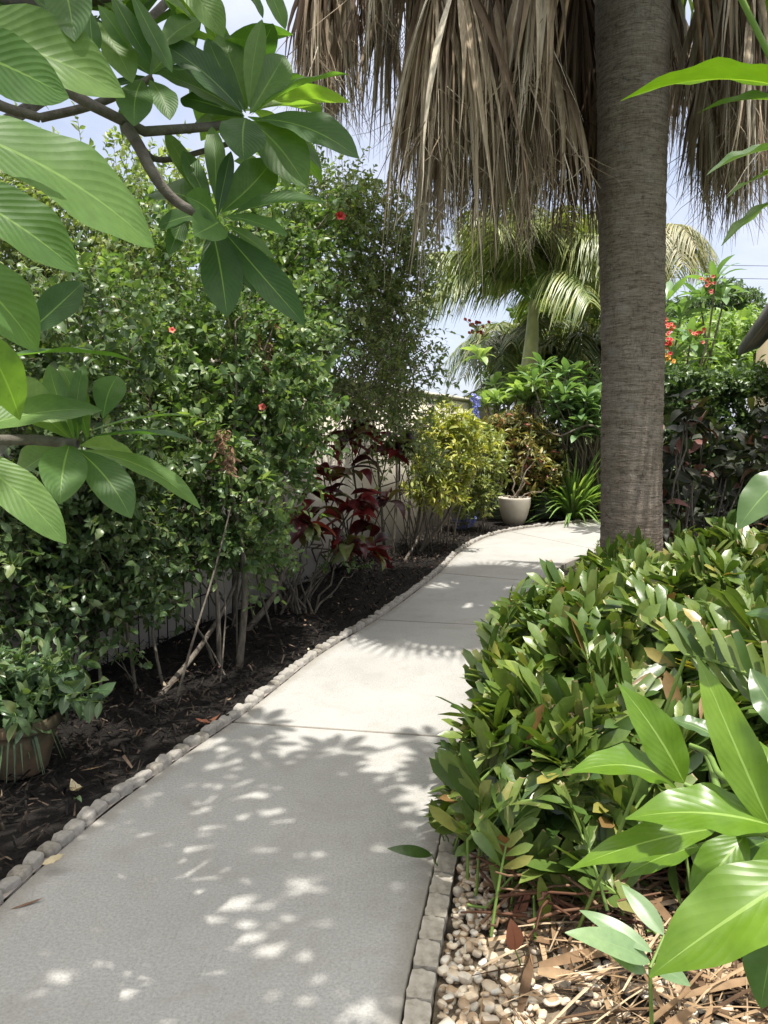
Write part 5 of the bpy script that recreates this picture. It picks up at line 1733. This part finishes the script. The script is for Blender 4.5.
BR = [[HUB, P(-60, 30, 1.45), P(72, 92, 1.5), P(128, 128, 1.55), P(180, 129, 1.65), P(240, 124, 1.72)],
      [P(126, 126, 1.55), P(140, 148, 1.55), P(152, 172, 1.55), P(172, 198, 1.57), P(215, 222, 1.58)],
      [P(40, 118, 1.6), P(90, 106, 1.62), P(125, 92, 1.64), P(152, 78, 1.66)],
      [P(135, 140, 1.56), P(165, 160, 1.75), P(235, 142, 1.8)],
      [HUB, P(-90, 400, 1.4), P(-10, 440, 1.48), P(40, 440, 1.5), P(78, 444, 1.5)],
      [HUB, P(-120, -20, 1.3), P(30, 5, 1.7), P(90, 2, 1.7), P(150, -20, 1.75)],
      [P(-60, 40, 1.5), P(-10, 100, 1.55), P(40, 118, 1.6)]]
for q, r0, r1 in zip(BR, (.017, .0125, .009, .007, .016, .02, .012), (.009, .009, .008, .006, .01, .011, .009)):
    tubes(gb, bez(q, 16), np.linspace(r0, r1, 16), 9)
gb.build('branches', M['bark_plum'], th)
g.build('foliage', M['plum'], th)

# near glossy shrub at right
sb = A(.56, .86, 0)
th = thing('glossy_shrub', 'bright glossy light green shrub leaves close up at the right edge', 'shrub', tuple(sb))
g, gb = Geo(), Geo()
NL = [  # base, tip, width, Yb, Yt, face, bulge, mat
    ((684, 783), (620, 683), 46, .86, .88, .65, .05, 0), ((676, 787), (568, 770), 36, .86, .84, .35, .16, 0), ((772, 830), (698, 655), 52, .72, .78, .6, .04, 0), ((772, 826), (626, 815), 62, .72, .74, .45, .1, 0),
    ((716, 829), (568, 866), 36, .85, .83, .4, .08, 0), ((700, 846), (619, 877), 30, .9, .9, .4, .06, 0), ((745, 836), (690, 912), 62, .8, .76, .8, .04, 0), ((805, 872), (648, 974), 92, .68, .66, .5, .06, 0),
    ((795, 830), (741, 888), 30, .7, .7, .5, .05, 0), ((718, 738), (668, 718), 26, .95, .98, .4, .05, 1), ((724, 735), (738, 796), 26, .9, .88, .7, .03, 0), ((792, 735), (751, 668), 40, .85, .9, .6, .04, 1),
    ((795, 90), (621, 94), 30, .78, .8, .12, .07, 0), ((795, 105), (697, 110), 17, .8, .82, .1, .08, 0), ((795, 148), (706, 172), 27, .85, .86, .15, .07, 1), ((795, 168), (725, 196), 18, .8, .8, .2, .06, 0), ((795, 192), (720, 243), 36, .8, .8, .25, .05, 0),
    ((798, 468), (737, 528), 50, .75, .74, .6, .05, 1), ((790, 10), (748, -12), 30, .8, .8, .4, .04, 0), ((764, 840), (700, 800), 30, .82, .9, .4, .05, 1), ((770, 840), (690, 880), 40, .84, .86, .5, .05, 1), ((780, 800), (760, 740), 30, .78, .84, .5, .04, 0),
    ((775, 850), (720, 960), 40, .85, .86, .7, .04, 1), ((790, 900), (760, 1010), 60, .75, .74, .7, .04, 1), ((785, 25), (770, -20), 24, .8, .8, .5, .03, 0), ((800, 620), (745, 612), 30, .9, .95, .4, .05, 1),
]
for (b, t, w, Yb, Yt, fc, bl, mi) in NL:
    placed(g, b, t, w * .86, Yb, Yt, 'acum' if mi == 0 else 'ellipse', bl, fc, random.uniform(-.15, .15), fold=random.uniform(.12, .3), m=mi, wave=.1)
for q in ([sb, A(.54, .85, .6), P(795, 850, .8), P(800, 600, .82), P(805, 300, .82), P(800, 120, .82), P(768, 32, .8), P(738, -8, .8)],
          [P(797, 840, .78), P(770, 832, .76), P(740, 834, .8), P(700, 846, .86)], [P(797, 790, .8), P(720, 775, .86), P(706, 752, .9), P(690, 745, .92)], [sb, A(.5, .9, .5), P(790, 900, .8), P(770, 830, .76)],
          [P(720, 800, .86), P(712, 770, .9), P(705, 752, .92)], [P(760, 832, .78), P(720, 800, .84), P(684, 784, .86)]):
    tubes(gb, bez(q, 16), np.linspace(.0055, .003, 16), 8)
# rest of the shrub beyond the edge of the frame
for k in range(60):
    c = A(random.uniform(.62, 1.0), random.uniform(.5, 1.05), random.uniform(.35, 2.2))
    if c[0] / c[1] < .58: continue
    a = random.uniform(0, TAU)
    scatter(g, Leaf('acum', 8, 4, .2, -.15), c[None], A(math.cos(a), math.sin(a) * .6, .2)[None], (UP + RNG.normal(size=3) * .3)[None], .14, .05, 0)
gb.build('stems', M['green_stem'], th)
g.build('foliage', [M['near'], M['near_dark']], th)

# young seedling with pale leaves on the thatch
c0 = P(650, 968, 1.62)
th = thing('young_plant', 'young plant with pale bluish narrow leaves on the straw at bottom right', 'plant', (c0[0], c0[1], 0))
g, gb = Geo(), Geo()
for (b, t, w, Yb, Yt, fc, bl) in (((652, 952), (580, 909), 18, 1.62, 1.7, .5, .05), ((650, 962), (567, 931), 22, 1.62, 1.6, .5, .06), ((646, 972), (606, 950), 14, 1.62, 1.62, .5, .04), ((664, 935), (622, 884), 20, 1.7, 1.8, .6, .03), ((655, 968), (690, 985), 20, 1.62, 1.55, .5, .04)):
    placed(g, b, t, w, Yb, Yt, 'ellipse', bl, fc, 0, .15)
tubes(gb, bez([A(c0[0] + .02, c0[1], 0), c0 * .6 + A(c0[0] + .02, c0[1], .02) * .4, c0], 6), np.linspace(.006, .004, 6), 6)
tubes(gb, bez([c0, P(664, 936, 1.68)], 5), np.linspace(.004, .003, 5), 6)
gb.build('stem', M['green_stem'], th)
g.build('foliage', M['young'], th)

# low sprigs in front of the hedge
th = thing('low_sprigs', 'green and yellowing seedling sprigs poking through the straw below the hedge', 'plant', (.42, 2.5, 0))
g, gb = Geo(), Geo()
for (b, t, w, mi) in (((545, 905), (548, 960), 13, 2), ((530, 890), (512, 935), 12, 1), ((548, 915), (540, 876), 10, 0), ((552, 880), (527, 852), 16, 0), ((470, 800), (492, 870), 14, 0), ((432, 855), (388, 848), 11, 0), ((515, 950), (511, 920), 12, 1), ((590, 900), (582, 880), 10, 0), ((585, 910), (600, 895), 12, 0),
                      ((440, 830), (432, 800), 12, 0), ((445, 832), (447, 795), 12, 0), ((545, 830), (560, 850), 14, 0), ((480, 845), (505, 840), 8, 0)):
    Yb = G(*b)[1] * .96
    placed(g, b, t, w, Yb, Yb * .985, 'ellipse', .04, .7, 0, .15, m=mi)
    tubes(gb, limb(P(*b, Yb) * A(1, 1, 0) + A(.02, .02, 0), P(*b, Yb), 5, 0, .1), np.linspace(.003, .002, 5), 5)
gb.build('stems', M['green_stem'], th)
g.build('foliage', [M['zamia'], M['dry_leaf'], M['croton_g']], th)

# ------------------------------------------------------------------ mossy pot at lower left
pc = G(20, 770)
th = thing('terracotta_pot', 'mossy terracotta pot half hidden by foliage at the lower left', 'flower pot', (pc[0], pc[1], 0))
g = Geo()
lathe(g, [(.001, .0), (.11, .0), (.12, .01), (.15, .12), (.17, .22), (.165, .222), (.001, .222)], pc, 40, wob=.004)
g.build('bowl', M['terracotta'], th)
g = Geo()
lathe(g, [(.171, .215), (.188, .216), (.192, .226), (.192, .262), (.186, .27), (.17, .268), (.165, .235)], pc, 40, wob=.004)
g.build('rim', M['terracotta'], th)
g = Geo()
lathe(g, [(.001, .245), (.1, .247), (.167, .24)], pc, 24)
g.build('potting_soil', M['soil'], th)
th = thing('pot_plant', 'leafy green plant spilling over the mossy terracotta pot', 'pot plant', (pc[0], pc[1], .25))
g, gs = Geo(), Geo()
n = 80
b_ = np.repeat(A(pc[0], pc[1], .25)[None], n, 0) + RNG.normal(size=(n, 3)) * A(.05, .05, .01)
dr = RNG.normal(size=(n, 3)) * A(1, .8, .35) + A(.25, .45, 1.35)
sprays(g, gs, b_, dr, .45, 12, Leaf('ellipse', 4, 2, .15, -.2), .078, .42, .3, twig=.004)
K = 6
N = 26
a = RNG.random(N) * TAU
t = np.linspace(0, 1, K)
Ls = RNG.uniform(.26, .42, N)
pts = A(pc[0], pc[1], .23) + np.stack([np.cos(a)[:, None] * t * .6, np.sin(a)[:, None] * t * .6, np.broadcast_to(.9 * t - 1.35 * t ** 2, (N, K))], -1) * Ls[:, None, None]
ribbons(g, pts, .014 * np.array([.7, 1, 1, .9, .6, .1])[None] * np.ones((N, 1)), np.broadcast_to(UP, (N, 3)), fold=.3)
gs.build('stems', M['green_stem'], th)
g.build('foliage', M['peper'], th)


# ------------------------------------------------------------------ single fallen leaves
def fallen(px, L, W, az, mat, label, z=.02, curl=-.25, tilt=.1):
    c = G(*px, z)
    g = Geo()
    lf = Leaf('ellipse', 8, 4, .25, curl, .05)
    d = A(math.cos(az), math.sin(az), tilt)
    scatter(g, lf, (c - d * L / 2)[None], d[None], UP[None], L, W)
    tag(g.build('fallen_leaf', M[mat], loc=tuple(c)), label, 'leaf', 'fallen leaves')


fallen((208, 716), .13, .05, .3, 'dry_leaf', 'orange brown dry leaf curled on the mulch beside the edging stones', .045, .3)
fallen((76, 783), .09, .05, 2.4, 'pale_leaf', 'pale cream crumpled leaf on black mulch near the lower left', .035, .4)
fallen((54, 859), .075, .05, .4, 'pale_leaf', 'round pale yellow leaf leaning on an edging stone', .045, .15, .3)
fallen((78, 801), .05, .025, -.6, 'young', 'small pale green leaf on mulch close to the crumpled cream one', .04)
fallen((28, 903), .1, .014, .5, 'dead_leaf', 'long dark dead leaf lying on the concrete at far left', .006, .05)
fallen((140, 731), .05, .03, 1.4, 'dead_leaf', 'small brown leaf standing upright on the mulch', .04, .1, .8)
fallen((92, 768), .1, .012, .3, 'thatch', 'thin straw coloured twig leaf on the dark mulch by the pot', .03, .05)

# ------------------------------------------------------------------ light, sky, camera
SUN_EL = math.radians(76)
sd = nrm(A(.6, -.8))
sunv = A(sd[0] * math.cos(SUN_EL), sd[1] * math.cos(SUN_EL), math.sin(SUN_EL))
from mathutils import Vector
ld = bpy.data.lights.new('sun', 'SUN')
ld.energy = 4.6
ld.angle = math.radians(.53)
ld.color = (1, .955, .88)
lo = bpy.data.objects.new('sun', ld)
lo.rotation_euler = Vector(tuple(sunv)).to_track_quat('Z', 'Y').to_euler()
COL.objects.link(lo)

w = bpy.data.worlds.new('World')
SC.world = w
w.use_nodes = True
t = NT(w.node_tree)
bg = w.node_tree.nodes['Background']
sky = t.n('TexSky')
sky.sky_type = 'NISHITA'
sky.sun_disc = False
sky.sun_elevation = SUN_EL
sky.sun_rotation = math.atan2(sd[0], sd[1])
sky.air_density, sky.dust_density, sky.ozone_density = 1.0, 1.5, 1.0
tc = t.n('TexCoord').outputs['Generated']
sep = t.n('SeparateXYZ', Vector=tc)
zc = t.m('ADD', t.m('MAXIMUM', sep.outputs[2], 0), .12)
cx = t.m('DIVIDE', sep.outputs[0], zc)
cy = t.m('DIVIDE', sep.outputs[1], zc)
cv = t.n('CombineXYZ', X=cx, Y=cy, Z=0.0)
cl = t.noise(cv.outputs[0], .9, 8, .58, .3)
cf = t.ramp(cl, [(.36, (.4, .4, .4)), (.52, (.7, .7, .7)), (.66, (1, 1, 1))])
hi = t.ramp(sep.outputs[2], [(.42, (0, 0, 0)), (.8, (1, 1, 1))])
cc_ = t.mix(hi, (5.1, 5.35, 6.4), (19.5, 18.7, 17.2))
col = t.mix(cf, sky.outputs[0], cc_)
t.put(bg.inputs[0], col)
bg.inputs[1].default_value = .11

cd = bpy.data.cameras.new('camera')
cd.sensor_fit = 'VERTICAL'
cd.sensor_height = 36
cd.sensor_width = 36
cd.lens = FPX / 1024 * 36
cd.clip_start, cd.clip_end = .03, 2000
co = bpy.data.objects.new('camera', cd)
co.location = (0, 0, CAMZ)
co.rotation_euler = (math.pi / 2 - PITCH, 0, 0)
COL.objects.link(co)
SC.camera = co

SC.view_settings.view_transform = 'Standard'
SC.view_settings.look = 'None'
SC.view_settings.gamma = 1
SC.view_settings.use_curve_mapping = False
SC.view_settings.exposure = .76
SC.render.engine = 'CYCLES'
SC.cycles.use_denoising = True
SC.cycles.max_bounces = 7
SC.cycles.diffuse_bounces = 4
SC.cycles.glossy_bounces = 2
SC.cycles.transmission_bounces = 4
SC.cycles.transparent_max_bounces = 6
SC.cycles.sample_clamp_indirect = 6
SC.cycles.caustics_reflective = False
SC.cycles.caustics_refractive = False
